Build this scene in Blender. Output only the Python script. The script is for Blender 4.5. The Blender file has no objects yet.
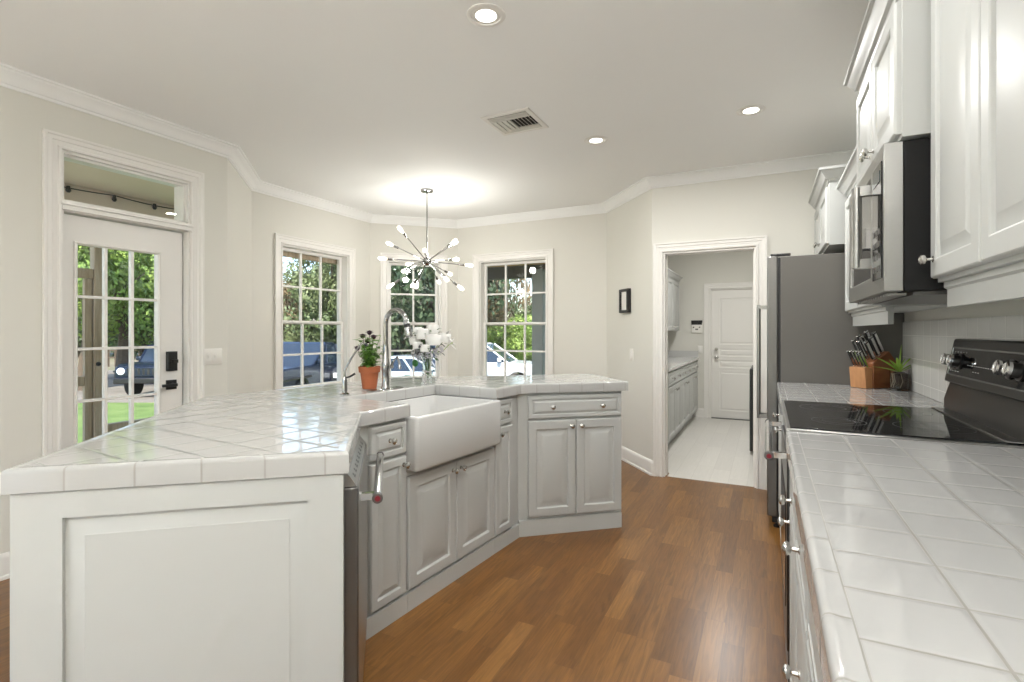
import bpy, bmesh, math, random
from mathutils import Vector, Matrix
random.seed(7)
SC = bpy.context.scene
COL = SC.collection
PI = math.pi

# ------------------------------------------------------------------ camera, sky, sun, exposure
TH = math.atan(255 / 514.0)          # the camera looks 26.4 degrees left of the range wall
cam_data = bpy.data.cameras.new('camera')
cam_data.sensor_width = 36.0
cam_data.lens = 514.0 / 1024.0 * 36.0
cam_data.shift_y = -10.0 / 1024.0
cam_data.clip_start = 0.03
cam_data.clip_end = 400
cam = bpy.data.objects.new('camera', cam_data)
cam.location = (0, 0, 1.30)
cam.rotation_euler = (PI / 2, 0, TH)
COL.objects.link(cam)
SC.camera = cam

world = bpy.data.worlds.new('sky')
SC.world = world
world.use_nodes = True
wn = world.node_tree.nodes
wl = world.node_tree.links
for n in list(wn): wn.remove(n)
sky = wn.new('ShaderNodeTexSky')
sky.sky_type = 'NISHITA'
sky.sun_disc = False
sky.sun_elevation = math.radians(52)
sky.sun_rotation = math.radians(120)
sky.air_density = 1.0
sky.dust_density = 0.6
sky.ozone_density = 1.2
bg = wn.new('ShaderNodeBackground')
bg.inputs['Strength'].default_value = 0.34
wo = wn.new('ShaderNodeOutputWorld')
wl.new(sky.outputs[0], bg.inputs['Color'])
wl.new(bg.outputs[0], wo.inputs['Surface'])

sun_d = bpy.data.lights.new('sun', 'SUN')
sun_d.energy = 7.5
sun_d.angle = math.radians(0.6)
sun_d.color = (1.0, 0.95, 0.86)
sun = bpy.data.objects.new('sun', sun_d)
# sunlight falls from the range side, high, onto the yard beyond the bay
sun.rotation_euler = Vector((-0.34, 0.60, -0.74)).to_track_quat('-Z', 'Y').to_euler()
COL.objects.link(sun)

vs = SC.view_settings
vs.view_transform = 'Standard'
vs.look = 'None'
vs.gamma = 1.0
vs.use_curve_mapping = False
vs.exposure = 0.58
DOWNLIGHT_W = 11.0
BOUNCE_W = 60.0
CHANDELIER_W = 20.0

# ------------------------------------------------------------------ materials
def nodes_of(m):
    m.use_nodes = True
    return m.node_tree.nodes, m.node_tree.links

MATS = {}
def mat(name, col, rough=0.5, metal=0.0, spec=0.5, noise=0.0, nscale=20.0, bump=0.0, bscale=60.0, coat=0.0, emit=None, estr=0.0, trans=0.0, ior=1.45):
    if name in MATS: return MATS[name]
    m = bpy.data.materials.new(name)
    n, l = nodes_of(m)
    b = n['Principled BSDF']
    b.inputs['Base Color'].default_value = (*col, 1)
    b.inputs['Roughness'].default_value = rough
    b.inputs['Metallic'].default_value = metal
    b.inputs['Specular IOR Level'].default_value = spec
    b.inputs['Coat Weight'].default_value = coat
    b.inputs['Transmission Weight'].default_value = trans
    b.inputs['IOR'].default_value = ior
    if emit:
        b.inputs['Emission Color'].default_value = (*emit, 1)
        b.inputs['Emission Strength'].default_value = estr
    if noise or bump:
        tc = n.new('ShaderNodeTexCoord')
        if noise:
            t = n.new('ShaderNodeTexNoise'); t.inputs['Scale'].default_value = nscale; t.inputs['Detail'].default_value = 4
            l.new(tc.outputs['Object'], t.inputs['Vector'])
            mx = n.new('ShaderNodeMix'); mx.data_type = 'RGBA'
            a = tuple(max(0, c * (1 - noise)) for c in col); c2 = tuple(min(1, c * (1 + noise)) for c in col)
            mx.inputs[6].default_value = (*a, 1); mx.inputs[7].default_value = (*c2, 1)
            l.new(t.outputs['Fac'], mx.inputs[0]); l.new(mx.outputs[2], b.inputs['Base Color'])
        if bump:
            t = n.new('ShaderNodeTexNoise'); t.inputs['Scale'].default_value = bscale; t.inputs['Detail'].default_value = 3
            l.new(tc.outputs['Object'], t.inputs['Vector'])
            bp = n.new('ShaderNodeBump'); bp.inputs['Strength'].default_value = bump; bp.inputs['Distance'].default_value = 0.01
            l.new(t.outputs['Fac'], bp.inputs['Height']); l.new(bp.outputs[0], b.inputs['Normal'])
    MATS[name] = m
    return m

def math_node(n, l, op, a, b=None):
    x = n.new('ShaderNodeMath'); x.operation = op
    for i, v in enumerate((a, b)):
        if v is None: continue
        if isinstance(v, (int, float)): x.inputs[i].default_value = v
        else: l.new(v, x.inputs[i])
    return x.outputs[0]

def tile_mat(name, size, rot, off, grout=0.003, col=(0.40, 0.398, 0.388), gcol=(0.24, 0.23, 0.21), rough=0.06, use_uv=False, axes='XY', wob=0.0):
    """square glazed tiles with grout lines; object or uv coordinates in metres"""
    m = bpy.data.materials.new(name)
    n, l = nodes_of(m); b = n['Principled BSDF']
    tc = n.new('ShaderNodeTexCoord'); mp = n.new('ShaderNodeMapping'); mp.vector_type = 'TEXTURE'
    mp.inputs['Rotation'].default_value = (0, 0, rot); mp.inputs['Location'].default_value = (off[0], off[1], 0)
    l.new(tc.outputs['UV' if use_uv else 'Object'], mp.inputs[0])
    sp = n.new('ShaderNodeSeparateXYZ'); l.new(mp.outputs[0], sp.inputs[0])
    sx, sy = (size if isinstance(size, tuple) else (size, size))
    ids = []; masks = []
    for ax, s in ((axes[0], sx), (axes[1], sy)):
        if s <= 0: continue
        v = math_node(n, l, 'DIVIDE', sp.outputs[ax], s)
        fr = math_node(n, l, 'FRACT', v); ids.append(math_node(n, l, 'FLOOR', v))
        d = math_node(n, l, 'ABSOLUTE', math_node(n, l, 'SUBTRACT', fr, 0.5))
        d = math_node(n, l, 'MULTIPLY', math_node(n, l, 'SUBTRACT', 0.5, d), s)     # metres from the joint
        masks.append(d)
    dist = masks[0] if len(masks) == 1 else math_node(n, l, 'MINIMUM', masks[0], masks[1])
    mr = n.new('ShaderNodeMapRange'); mr.inputs['From Min'].default_value = grout * 0.55; mr.inputs['From Max'].default_value = grout * 1.1
    l.new(dist, mr.inputs['Value'])
    wnz = n.new('ShaderNodeTexWhiteNoise'); cb = n.new('ShaderNodeCombineXYZ')
    for i, v in enumerate(ids): l.new(v, cb.inputs[i])
    l.new(cb.outputs[0], wnz.inputs['Vector'])
    v1 = n.new('ShaderNodeMix'); v1.data_type = 'RGBA'
    v1.inputs[6].default_value = (*[c * 0.965 for c in col], 1); v1.inputs[7].default_value = (*col, 1)
    l.new(wnz.outputs['Value'], v1.inputs[0])
    mx = n.new('ShaderNodeMix'); mx.data_type = 'RGBA'; mx.inputs[6].default_value = (*gcol, 1)
    l.new(v1.outputs[2], mx.inputs[7]); l.new(mr.outputs[0], mx.inputs[0]); l.new(mx.outputs[2], b.inputs['Base Color'])
    rr = n.new('ShaderNodeMapRange'); rr.inputs['To Min'].default_value = 0.6; rr.inputs['To Max'].default_value = rough
    l.new(mr.outputs[0], rr.inputs['Value']); l.new(rr.outputs[0], b.inputs['Roughness'])
    # pillowed edge plus the faint ripple of the glaze
    ed = n.new('ShaderNodeMapRange'); ed.inputs['From Max'].default_value = 0.010; ed.interpolation_type = 'SMOOTHSTEP'
    l.new(dist, ed.inputs['Value'])
    bp = n.new('ShaderNodeBump'); bp.inputs['Strength'].default_value = 0.35; bp.inputs['Distance'].default_value = 0.0012
    l.new(ed.outputs[0], bp.inputs['Height'])
    t = n.new('ShaderNodeTexNoise'); t.inputs['Scale'].default_value = 7; t.inputs['Detail'].default_value = 2
    l.new(tc.outputs['Object'], t.inputs['Vector'])
    b2 = n.new('ShaderNodeBump'); b2.inputs['Strength'].default_value = 0.10; b2.inputs['Distance'].default_value = 0.01
    l.new(t.outputs['Fac'], b2.inputs['Height']); l.new(bp.outputs[0], b2.inputs['Normal'])
    l.new(b2.outputs[0], b.inputs['Normal'])
    b.inputs['Specular IOR Level'].default_value = 0.5
    return m

def plank_mat(name, w, length, cols, axis_along='Y', rough=0.28, gap=0.0012, grain=1.0, gapcol=(0.05, 0.025, 0.01)):
    m = bpy.data.materials.new(name)
    n, l = nodes_of(m); b = n['Principled BSDF']
    tc = n.new('ShaderNodeTexCoord'); sp = n.new('ShaderNodeSeparateXYZ'); l.new(tc.outputs['Object'], sp.inputs[0])
    al = sp.outputs[axis_along]; ac = sp.outputs['X' if axis_along == 'Y' else 'Y']
    r = math_node(n, l, 'DIVIDE', ac, w); row = math_node(n, l, 'FLOOR', r); fr = math_node(n, l, 'FRACT', r)
    wn1 = n.new('ShaderNodeTexWhiteNoise'); wn1.noise_dimensions = '1D'; l.new(row, wn1.inputs['W'])
    a = math_node(n, l, 'ADD', math_node(n, l, 'DIVIDE', al, length), math_node(n, l, 'MULTIPLY', wn1.outputs['Value'], 7.3))
    seg = math_node(n, l, 'FLOOR', a); fa = math_node(n, l, 'FRACT', a)
    cb = n.new('ShaderNodeCombineXYZ'); l.new(row, cb.inputs[0]); l.new(seg, cb.inputs[1])
    wn2 = n.new('ShaderNodeTexWhiteNoise'); l.new(cb.outputs[0], wn2.inputs['Vector'])
    cr = n.new('ShaderNodeValToRGB'); cr.color_ramp.interpolation = 'LINEAR'
    while len(cr.color_ramp.elements) < len(cols): cr.color_ramp.elements.new(0.5)
    for i, c in enumerate(cols):
        cr.color_ramp.elements[i].position = i / (len(cols) - 1); cr.color_ramp.elements[i].color = (*c, 1)
    l.new(wn2.outputs['Value'], cr.inputs[0])
    # grain stretched along the board, shifted per board
    cg = n.new('ShaderNodeCombineXYZ')
    l.new(math_node(n, l, 'MULTIPLY', ac, 55.0), cg.inputs[0])
    l.new(math_node(n, l, 'ADD', math_node(n, l, 'MULTIPLY', al, 3.5), math_node(n, l, 'MULTIPLY', wn2.outputs['Value'], 37.0)), cg.inputs[1])
    t = n.new('ShaderNodeTexNoise'); t.inputs['Scale'].default_value = 1.0; t.inputs['Detail'].default_value = 5; t.inputs['Distortion'].default_value = 1.6
    l.new(cg.outputs[0], t.inputs['Vector'])
    gr = n.new('ShaderNodeMapRange'); gr.inputs['From Min'].default_value = 0.3; gr.inputs['From Max'].default_value = 0.7
    gr.inputs['To Min'].default_value = 1 - 0.42 * grain; gr.inputs['To Max'].default_value = 1 + 0.25 * grain
    l.new(t.outputs['Fac'], gr.inputs['Value'])
    vm = n.new('ShaderNodeVectorMath'); vm.operation = 'SCALE'; l.new(cr.outputs[0], vm.inputs[0]); l.new(gr.outputs[0], vm.inputs['Scale'])
    d1 = math_node(n, l, 'MULTIPLY', math_node(n, l, 'SUBTRACT', 0.5, math_node(n, l, 'ABSOLUTE', math_node(n, l, 'SUBTRACT', fr, 0.5))), w)
    d2 = math_node(n, l, 'MULTIPLY', math_node(n, l, 'SUBTRACT', 0.5, math_node(n, l, 'ABSOLUTE', math_node(n, l, 'SUBTRACT', fa, 0.5))), length)
    dd = math_node(n, l, 'MINIMUM', d1, d2)
    mr = n.new('ShaderNodeMapRange'); mr.inputs['From Min'].default_value = gap * 0.4; mr.inputs['From Max'].default_value = gap * 1.3
    l.new(dd, mr.inputs['Value'])
    mx = n.new('ShaderNodeMix'); mx.data_type = 'RGBA'; mx.inputs[6].default_value = (*gapcol, 1)
    l.new(mr.outputs[0], mx.inputs[0]); l.new(vm.outputs[0], mx.inputs[7]); l.new(mx.outputs[2], b.inputs['Base Color'])
    b.inputs['Roughness'].default_value = rough
    bp = n.new('ShaderNodeBump'); bp.inputs['Strength'].default_value = 0.12; bp.inputs['Distance'].default_value = 0.002
    l.new(t.outputs['Fac'], bp.inputs['Height']); l.new(bp.outputs[0], b.inputs['Normal'])
    return m

def glass_mat(name, tint=(1, 1, 1), refl=1.0):
    m = bpy.data.materials.new(name); n, l = nodes_of(m)
    for x in list(n): n.remove(x)
    o = n.new('ShaderNodeOutputMaterial'); t = n.new('ShaderNodeBsdfTransparent'); g = n.new('ShaderNodeBsdfGlossy')
    t.inputs['Color'].default_value = (*tint, 1); g.inputs['Roughness'].default_value = 0.0
    ge = n.new('ShaderNodeNewGeometry'); dt = n.new('ShaderNodeVectorMath'); dt.operation = 'DOT_PRODUCT'
    l.new(ge.outputs['Normal'], dt.inputs[0]); l.new(ge.outputs['Incoming'], dt.inputs[1])
    c = math_node(n, l, 'SUBTRACT', 1.0, math_node(n, l, 'ABSOLUTE', dt.outputs['Value']))
    f = math_node(n, l, 'ADD', 0.025, math_node(n, l, 'MULTIPLY', math_node(n, l, 'POWER', c, 5.0), 0.9))
    x = n.new('ShaderNodeMixShader'); l.new(math_node(n, l, 'MULTIPLY', f, refl), x.inputs[0])
    l.new(t.outputs[0], x.inputs[1]); l.new(g.outputs[0], x.inputs[2]); l.new(x.outputs[0], o.inputs['Surface'])
    return m

def wood_mat(name, c1, c2, scale=(4, 40, 40), rough=0.4):
    m = bpy.data.materials.new(name); n, l = nodes_of(m); b = n['Principled BSDF']
    tc = n.new('ShaderNodeTexCoord'); mp = n.new('ShaderNodeMapping'); mp.inputs['Scale'].default_value = scale
    l.new(tc.outputs['Object'], mp.inputs[0])
    t = n.new('ShaderNodeTexNoise'); t.inputs['Scale'].default_value = 1; t.inputs['Detail'].default_value = 4; t.inputs['Distortion'].default_value = 1.2
    l.new(mp.outputs[0], t.inputs['Vector'])
    cr = n.new('ShaderNodeValToRGB'); cr.color_ramp.elements[0].position = 0.3; cr.color_ramp.elements[1].position = 0.7
    cr.color_ramp.elements[0].color = (*c1, 1); cr.color_ramp.elements[1].color = (*c2, 1)
    l.new(t.outputs['Fac'], cr.inputs[0]); l.new(cr.outputs[0], b.inputs['Base Color'])
    b.inputs['Roughness'].default_value = rough
    return m

def ground_mat(name, cols, scale=0.6, fine=25, rough=0.9, bump=0.4):
    m = bpy.data.materials.new(name); n, l = nodes_of(m); b = n['Principled BSDF']
    tc = n.new('ShaderNodeTexCoord')
    t = n.new('ShaderNodeTexNoise'); t.inputs['Scale'].default_value = scale; t.inputs['Detail'].default_value = 8; t.inputs['Roughness'].default_value = 0.65
    l.new(tc.outputs['Object'], t.inputs['Vector'])
    cr = n.new('ShaderNodeValToRGB')
    while len(cr.color_ramp.elements) < len(cols): cr.color_ramp.elements.new(0.5)
    for i, c in enumerate(cols):
        cr.color_ramp.elements[i].position = 0.3 + 0.4 * i / (len(cols) - 1); cr.color_ramp.elements[i].color = (*c, 1)
    l.new(t.outputs['Fac'], cr.inputs[0]); l.new(cr.outputs[0], b.inputs['Base Color'])
    t2 = n.new('ShaderNodeTexNoise'); t2.inputs['Scale'].default_value = fine; l.new(tc.outputs['Object'], t2.inputs['Vector'])
    bp = n.new('ShaderNodeBump'); bp.inputs['Strength'].default_value = bump; bp.inputs['Distance'].default_value = 0.05
    l.new(t2.outputs['Fac'], bp.inputs['Height']); l.new(bp.outputs[0], b.inputs['Normal'])
    b.inputs['Roughness'].default_value = rough
    return m

WALL = mat('wall_paint', (0.715, 0.70, 0.64), 0.75, noise=0.012, nscale=3, bump=0.03, bscale=180)
CEIL = mat('ceiling_paint', (0.89, 0.892, 0.875), 0.8, noise=0.01, nscale=2, bump=0.03, bscale=150)
TRIM = mat('trim_paint', (0.82, 0.80, 0.76), 0.35, noise=0.01, nscale=4)
CAB = mat('cabinet_paint', (0.51, 0.518, 0.50), 0.42, noise=0.012, nscale=6)
GAP = mat('shadow_gap', (0.10, 0.095, 0.09), 0.8)
CHROME = mat('chrome', (0.80, 0.80, 0.80), 0.08, 1.0)
DCHROME = mat('dark_chrome', (0.36, 0.36, 0.355), 0.12, 1.0)
NICKEL = mat('brushed_nickel', (0.62, 0.61, 0.58), 0.22, 1.0)
FRIDGEDOOR = mat('fridge_door_steel', (0.20, 0.195, 0.185), 0.35, 0.85, noise=0.03, nscale=90)
STEEL = mat('stainless_steel', (0.36, 0.355, 0.34), 0.30, 1.0, noise=0.03, nscale=90)
DARKSTEEL = mat('dark_steel', (0.16, 0.155, 0.15), 0.38, 0.8)
FRIDGE_SIDE = mat('fridge_side_grey', (0.135, 0.128, 0.115), 0.5, 0.0, noise=0.03, nscale=200)
BLACK = mat('black_plastic', (0.015, 0.015, 0.015), 0.35)
BLACKGLASS = mat('black_glass', (0.008, 0.008, 0.009), 0.04, 0.0, 0.6)
BLACKSTEEL = mat('black_stainless', (0.055, 0.052, 0.05), 0.28, 0.75)
RED = mat('red_medallion', (0.22, 0.012, 0.025), 0.4)
PORCELAIN = mat('porcelain', (0.58, 0.58, 0.565), 0.09, coat=0.3)
WHITEPL = mat('white_plastic', (0.82, 0.80, 0.75), 0.4)
WHITEINK = mat('white_ink', (0.8, 0.8, 0.8), 0.5)
GLASS = glass_mat('window_glass')
TERRA = mat('terracotta', (0.38, 0.115, 0.045), 0.8, noise=0.12, nscale=18)
SOIL = mat('soil', (0.05, 0.03, 0.02), 0.95, noise=0.3, nscale=60)
LEAF = mat('leaf_green', (0.09, 0.20, 0.045), 0.5, noise=0.25, nscale=25)
LEAFL = mat('leaf_light', (0.26, 0.42, 0.06), 0.5, noise=0.2, nscale=25)
PETAL = mat('white_petal', (0.86, 0.85, 0.82), 0.6)
PETALG = mat('pale_lilac_petal', (0.55, 0.53, 0.56), 0.6, noise=0.1, nscale=60)
DPETAL = mat('dark_flower', (0.035, 0.012, 0.025), 0.6)
OAK = plank_mat('oak_floor', 0.083, 0.52, [(0.145, 0.060, 0.012), (0.17, 0.073, 0.015), (0.195, 0.086, 0.019), (0.24, 0.112, 0.028)], 'Y', 0.30, gap=0.0007, grain=0.8, gapcol=(0.10, 0.045, 0.015))
LFLOOR = plank_mat('laundry_floor_tile', 0.15, 0.9, [(0.62, 0.60, 0.56), (0.645, 0.625, 0.58), (0.67, 0.65, 0.605)], 'Y', 0.35, grain=0.10, gapcol=(0.50, 0.48, 0.44))
BULB = mat('bulb_glow', (1, 0.97, 0.9), 0.3, emit=(1.0, 0.93, 0.80), estr=2.2)
LENS = mat('downlight_lens', (1, 1, 1), 0.4, emit=(1.0, 0.96, 0.88), estr=3.0)

# ------------------------------------------------------------------ mesh building
class MB:
    def __init__(s):
        s.v = []; s.f = []; s.uv = []; s.M = Matrix.Identity(4)
    def at(s, loc=(0, 0, 0), rz=0, rx=0, ry=0):
        s.M = Matrix.Translation(loc) @ Matrix.Rotation(rz, 4, 'Z') @ Matrix.Rotation(ry, 4, 'Y') @ Matrix.Rotation(rx, 4, 'X'); return s
    def add(s, vs, fs, uvs=None):
        b = len(s.v)
        s.v += [s.M @ Vector(p) for p in vs]
        s.f += [tuple(b + i for i in f) for f in fs]
        s.uv += (uvs if uvs else [None] * len(fs))
        return s
    def box(s, x0, x1, y0, y1, z0, z1):
        if x0 > x1: x0, x1 = x1, x0
        if y0 > y1: y0, y1 = y1, y0
        if z0 > z1: z0, z1 = z1, z0
        return s.add([(x0,y0,z0),(x1,y0,z0),(x1,y1,z0),(x0,y1,z0),(x0,y0,z1),(x1,y0,z1),(x1,y1,z1),(x0,y1,z1)],
                     [(0,3,2,1),(4,5,6,7),(0,1,5,4),(1,2,6,5),(2,3,7,6),(3,0,4,7)])
    def prism(s, poly, z0, z1):
        n = len(poly)
        vs = [(x, y, z0) for x, y in poly] + [(x, y, z1) for x, y in poly]
        return s.add(vs, [tuple(range(n))[::-1], tuple(range(n, 2 * n))] + [(i, (i+1) % n, n + (i+1) % n, n + i) for i in range(n)])
    def xprism(s, poly, x0, x1):            # poly in (y, z), extruded along x
        n = len(poly)
        vs = [(x0, y, z) for y, z in poly] + [(x1, y, z) for y, z in poly]
        return s.add(vs, [tuple(range(n))[::-1], tuple(range(n, 2 * n))] + [(i, (i+1) % n, n + (i+1) % n, n + i) for i in range(n)])
    def yprism(s, poly, y0, y1):            # poly in (x, z), extruded along y
        n = len(poly)
        vs = [(x, y0, z) for x, z in poly] + [(x, y1, z) for x, z in poly]
        return s.add(vs, [tuple(range(n)), tuple(range(n, 2 * n))[::-1]] + [(i, n + i, n + (i+1) % n, (i+1) % n) for i in range(n)])
    def tube(s, pts, r, n=10, cap=True):
        pts = [Vector(p) for p in pts]; rs = r if isinstance(r, (list, tuple)) else [r] * len(pts)
        vs = []; up = None
        for i, p in enumerate(pts):
            d = (pts[min(i+1, len(pts)-1)] - pts[max(i-1, 0)]).normalized()
            if up is None:
                up = Vector((0, 0, 1)) if abs(d.z) < 0.9 else Vector((1, 0, 0))
            a = d.cross(up).normalized(); b = a.cross(d).normalized(); up = b
            for k in range(n):
                t = 2 * PI * k / n
                vs.append(tuple(p + (a * math.cos(t) + b * math.sin(t)) * rs[i]))
        fs = []
        for i in range(len(pts) - 1):
            for k in range(n):
                fs.append((i*n+k, (i+1)*n+k, (i+1)*n+(k+1) % n, i*n+(k+1) % n))
        if cap:
            fs.append(tuple(range(n))); fs.append(tuple(range((len(pts)-1)*n, len(pts)*n))[::-1])
        return s.add(vs, fs)
    def lathe(s, prof, c=(0, 0, 0), axis='z', n=20):
        """prof: (radius, height) along the axis; axis 'z', '-y', 'y', 'x', '-x' or a vector"""
        ax = {'z': (0,0,1), '-z': (0,0,-1), 'y': (0,1,0), '-y': (0,-1,0), 'x': (1,0,0), '-x': (-1,0,0)}.get(axis, axis) if isinstance(axis, str) else axis
        q = Vector((0, 0, 1)).rotation_difference(Vector(ax).normalized()); c = Vector(c)
        vs = []
        for r, h in prof:
            for k in range(n):
                t = 2 * PI * k / n
                vs.append(tuple(c + q @ Vector((r * math.cos(t), r * math.sin(t), h))))
        fs = []
        for i in range(len(prof) - 1):
            for k in range(n): fs.append((i*n+k, i*n+(k+1) % n, (i+1)*n+(k+1) % n, (i+1)*n+k))
        if prof[0][0] > 1e-6: fs.append(tuple(range(n))[::-1])
        if prof[-1][0] > 1e-6: fs.append(tuple(range((len(prof)-1)*n, len(prof)*n)))
        return s.add(vs, fs)
    def ball(s, c, r, n=12, m=8, sc=(1, 1, 1)):
        c = Vector(c); vs = []
        for i in range(m + 1):
            ph = PI * i / m
            for k in range(n):
                t = 2 * PI * k / n
                vs.append((c.x + r*sc[0]*math.sin(ph)*math.cos(t), c.y + r*sc[1]*math.sin(ph)*math.sin(t), c.z - r*sc[2]*math.cos(ph)))
        fs = [(i*n+k, i*n+(k+1) % n, (i+1)*n+(k+1) % n, (i+1)*n+k) for i in range(m) for k in range(n)]
        return s.add(vs, fs)
    def rings(s, x0, x1, z0, z1, rg, fill=True, back=None):
        """nested rectangles in the xz plane facing -y: rg = [(inset, y), ...]; back closes the solid at y=back"""
        vs = []; fs = []
        allr = ([(rg[0][0], back)] if back is not None else []) + list(rg)
        if back is not None and not fill: allr = allr + [(rg[-1][0], back)]
        for ins, y in allr:
            a = ins if isinstance(ins, tuple) else (ins, ins, ins, ins)   # left, right, bottom, top
            vs += [(x0+a[0], y, z0+a[2]), (x1-a[1], y, z0+a[2]), (x1-a[1], y, z1-a[3]), (x0+a[0], y, z1-a[3])]
        N = len(allr)
        for i in range(N - 1):
            for k in range(4): fs.append((i*4+k, i*4+(k+1) % 4, (i+1)*4+(k+1) % 4, (i+1)*4+k))
        if fill:
            fs.append(tuple((N-1)*4+k for k in range(4)))
            if back is not None: fs.append((3, 2, 1, 0))
        elif back is not None:
            for k in range(4): fs.append(((N-1)*4+k, (N-1)*4+(k+1) % 4, (k+1) % 4, k))
        return s.add(vs, fs)
    def build(s, name, m, parent=None, bevel=0.0, smooth=True, angle=38, seg=2, merge=True):
        me = bpy.data.meshes.new(name)
        me.from_pydata([tuple(v) for v in s.v], [], s.f)
        me.materials.append(m)
        if any(u for u in s.uv):
            lay = me.uv_layers.new(name='uv')
            for p, u in zip(me.polygons, s.uv):
                if u:
                    for li, c in zip(p.loop_indices, u): lay.data[li].uv = c
        bm = bmesh.new(); bm.from_mesh(me)
        if merge: bmesh.ops.remove_doubles(bm, verts=bm.verts, dist=1e-5)
        bmesh.ops.recalc_face_normals(bm, faces=bm.faces)
        bm.to_mesh(me); bm.free()
        if smooth:
            me.shade_smooth(); me.set_sharp_from_angle(angle=math.radians(angle))
        o = bpy.data.objects.new(name, me); COL.objects.link(o)
        if parent: o.parent = parent
        if bevel:
            b = o.modifiers.new('bevel', 'BEVEL'); b.width = bevel; b.segments = seg; b.limit_method = 'ANGLE'; b.angle_limit = math.radians(40)
        return o

def thing(name, label, cat, loc=(0, 0, 0), rz=0.0, group=None):
    o = bpy.data.objects.new(name, None); COL.objects.link(o)
    o.empty_display_size = 0.05
    o.location = loc; o.rotation_euler = (0, 0, rz)
    o['label'] = label; o['category'] = cat
    if group: o['group'] = group
    return o
def tag(o, label, cat, group=None, kind=None):
    o['label'] = label; o['category'] = cat
    if group: o['group'] = group
    if kind: o['kind'] = kind
    return o
def struct(o):
    o['kind'] = 'structure'; return o
def sroot(name, loc=(0, 0, 0), rz=0.0):
    o = bpy.data.objects.new(name, None); COL.objects.link(o); o.location = loc; o.rotation_euler = (0, 0, rz); o['kind'] = 'structure'; return o
def dup(root, loc=None, rz=None, label=None):
    r = root.copy(); COL.objects.link(r)
    if loc is not None: r.location = loc
    if rz is not None: r.rotation_euler = (0, 0, rz)
    if label: r['label'] = label
    for ch in list(root.children):
        c = ch.copy(); COL.objects.link(c); c.parent = r
        for g in list(ch.children):
            d = g.copy(); COL.objects.link(d); d.parent = c
    return r
def frame(p, deg):
    """origin and heading of a run of cabinets: local x along it, local y into it"""
    return Vector((p[0], p[1], 0)), math.radians(deg)
def loc2w(p, deg, x, y, z=0):
    a = math.radians(deg)
    return (p[0] + x*math.cos(a) - y*math.sin(a), p[1] + x*math.sin(a) + y*math.cos(a), z)
def offset_path(path, d, closed=False):
    """points of a 2-D path moved d to its right, mitred"""
    n = len(path); out = []
    for i in range(n):
        p = Vector(path[i])
        pv = Vector(path[i-1]) if (i > 0 or closed) else None
        nx = Vector(path[(i+1) % n]) if (i < n-1 or closed) else None
        ds = []
        if pv is not None: ds.append((p - pv).normalized())
        if nx is not None: ds.append((nx - p).normalized())
        ns = [Vector((q.y, -q.x)) for q in ds]
        if len(ns) == 1: out.append(tuple(p + ns[0] * d))
        else:
            m = (ns[0] + ns[1]).normalized(); out.append(tuple(p + m * (d / max(0.2, m.dot(ns[0])))))
    return out
def sweep(path, prof, closed=False):
    """profile (distance to the right of the path, z) swept along it with mitred corners"""
    mb = MB(); rows = [offset_path(path, d, closed) for d, z in prof]; n = len(path); k = len(prof)
    vs = [(rows[j][i][0], rows[j][i][1], prof[j][1]) for i in range(n) for j in range(k)]
    fs = []
    for i in range(n if closed else n - 1):
        a = i * k; b = ((i + 1) % n) * k
        for j in range(k): fs.append((a + j, b + j, b + (j+1) % k, a + (j+1) % k))
    if not closed: fs += [tuple(range(k)), tuple(range((n-1)*k, n*k))[::-1]]
    return mb.add(vs, fs)

# ------------------------------------------------------------------ the room shell
CZ = 2.67
WT = 0.16
def wall(name, p, q, holes=(), z0=0.0, z1=CZ, t=WT, m=None, e0=0.0, e1=0.0):
    """wall from p to q, room on its right; holes = (s0, s1, za, zb) along it"""
    L = math.hypot(q[0]-p[0], q[1]-p[1]); a = math.atan2(q[1]-p[1], q[0]-p[0])
    xs = sorted({-e0, L + e1, *[h[0] for h in holes], *[h[1] for h in holes]})
    zs = sorted({z0, z1, *[h[2] for h in holes], *[h[3] for h in holes]})
    mb = MB()
    for i in range(len(xs)-1):
        for j in range(len(zs)-1):
            cx = (xs[i]+xs[i+1])/2; cz = (zs[j]+zs[j+1])/2
            if any(h[0] < cx < h[1] and h[2] < cz < h[3] for h in holes): continue
            mb.box(xs[i], xs[i+1], 0, t, zs[j], zs[j+1])
    o = struct(mb.build(name, m or WALL, smooth=False))
    o.location = (p[0], p[1], 0); o.rotation_euler = (0, 0, a)
    return a
P0 = (0.74, -3.5); P1 = (-4.4, -3.5); P2 = (-4.4, 0.41); P3 = (-3.59, 1.22); P4 = (-3.59, 2.48)
P5 = (-4.22, 3.15); P6 = (-4.22, 4.71); P7 = (-3.47, 5.46); P8 = (-1.558, 5.46); P9 = (-0.929, 4.71); P10 = (0.74, 4.71)
wall('wall_south', P0, P1, [(1.4, 4.5, 0.05, 2.35)])
wall('wall_west', P1, P2, [(1.2, 2.8, 0.8, 2.2)])
wall('wall_near_left', P2, P3)
DO = (0.255, 0.985, 0.0, 2.33)                                   # exterior door opening along wall_left
wall('wall_left', P3, P4, [DO])
wall('wall_nook_left', P4, P5)
WZ0, WZ1 = 0.70, 2.145
wall('wall_nook_window_left', P5, P6, [(0.77-0.44, 0.77+0.44, WZ0, WZ1)])
wall('wall_nook_window_center', P6, P7, [(0.525-0.315, 0.525+0.315, WZ0, WZ1)])
wall('wall_nook_window_right', P7, P8, [(0.762-0.44, 0.762+0.44, WZ0, WZ1)])
wall('wall_nook_right', P8, P9)
LO = (0.099, 0.849, 0.0, 2.0)                                    # cased opening to the laundry
wall('wall_back', P9, P10, [LO], t=0.13)
wall('wall_right', P10, P0)

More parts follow.
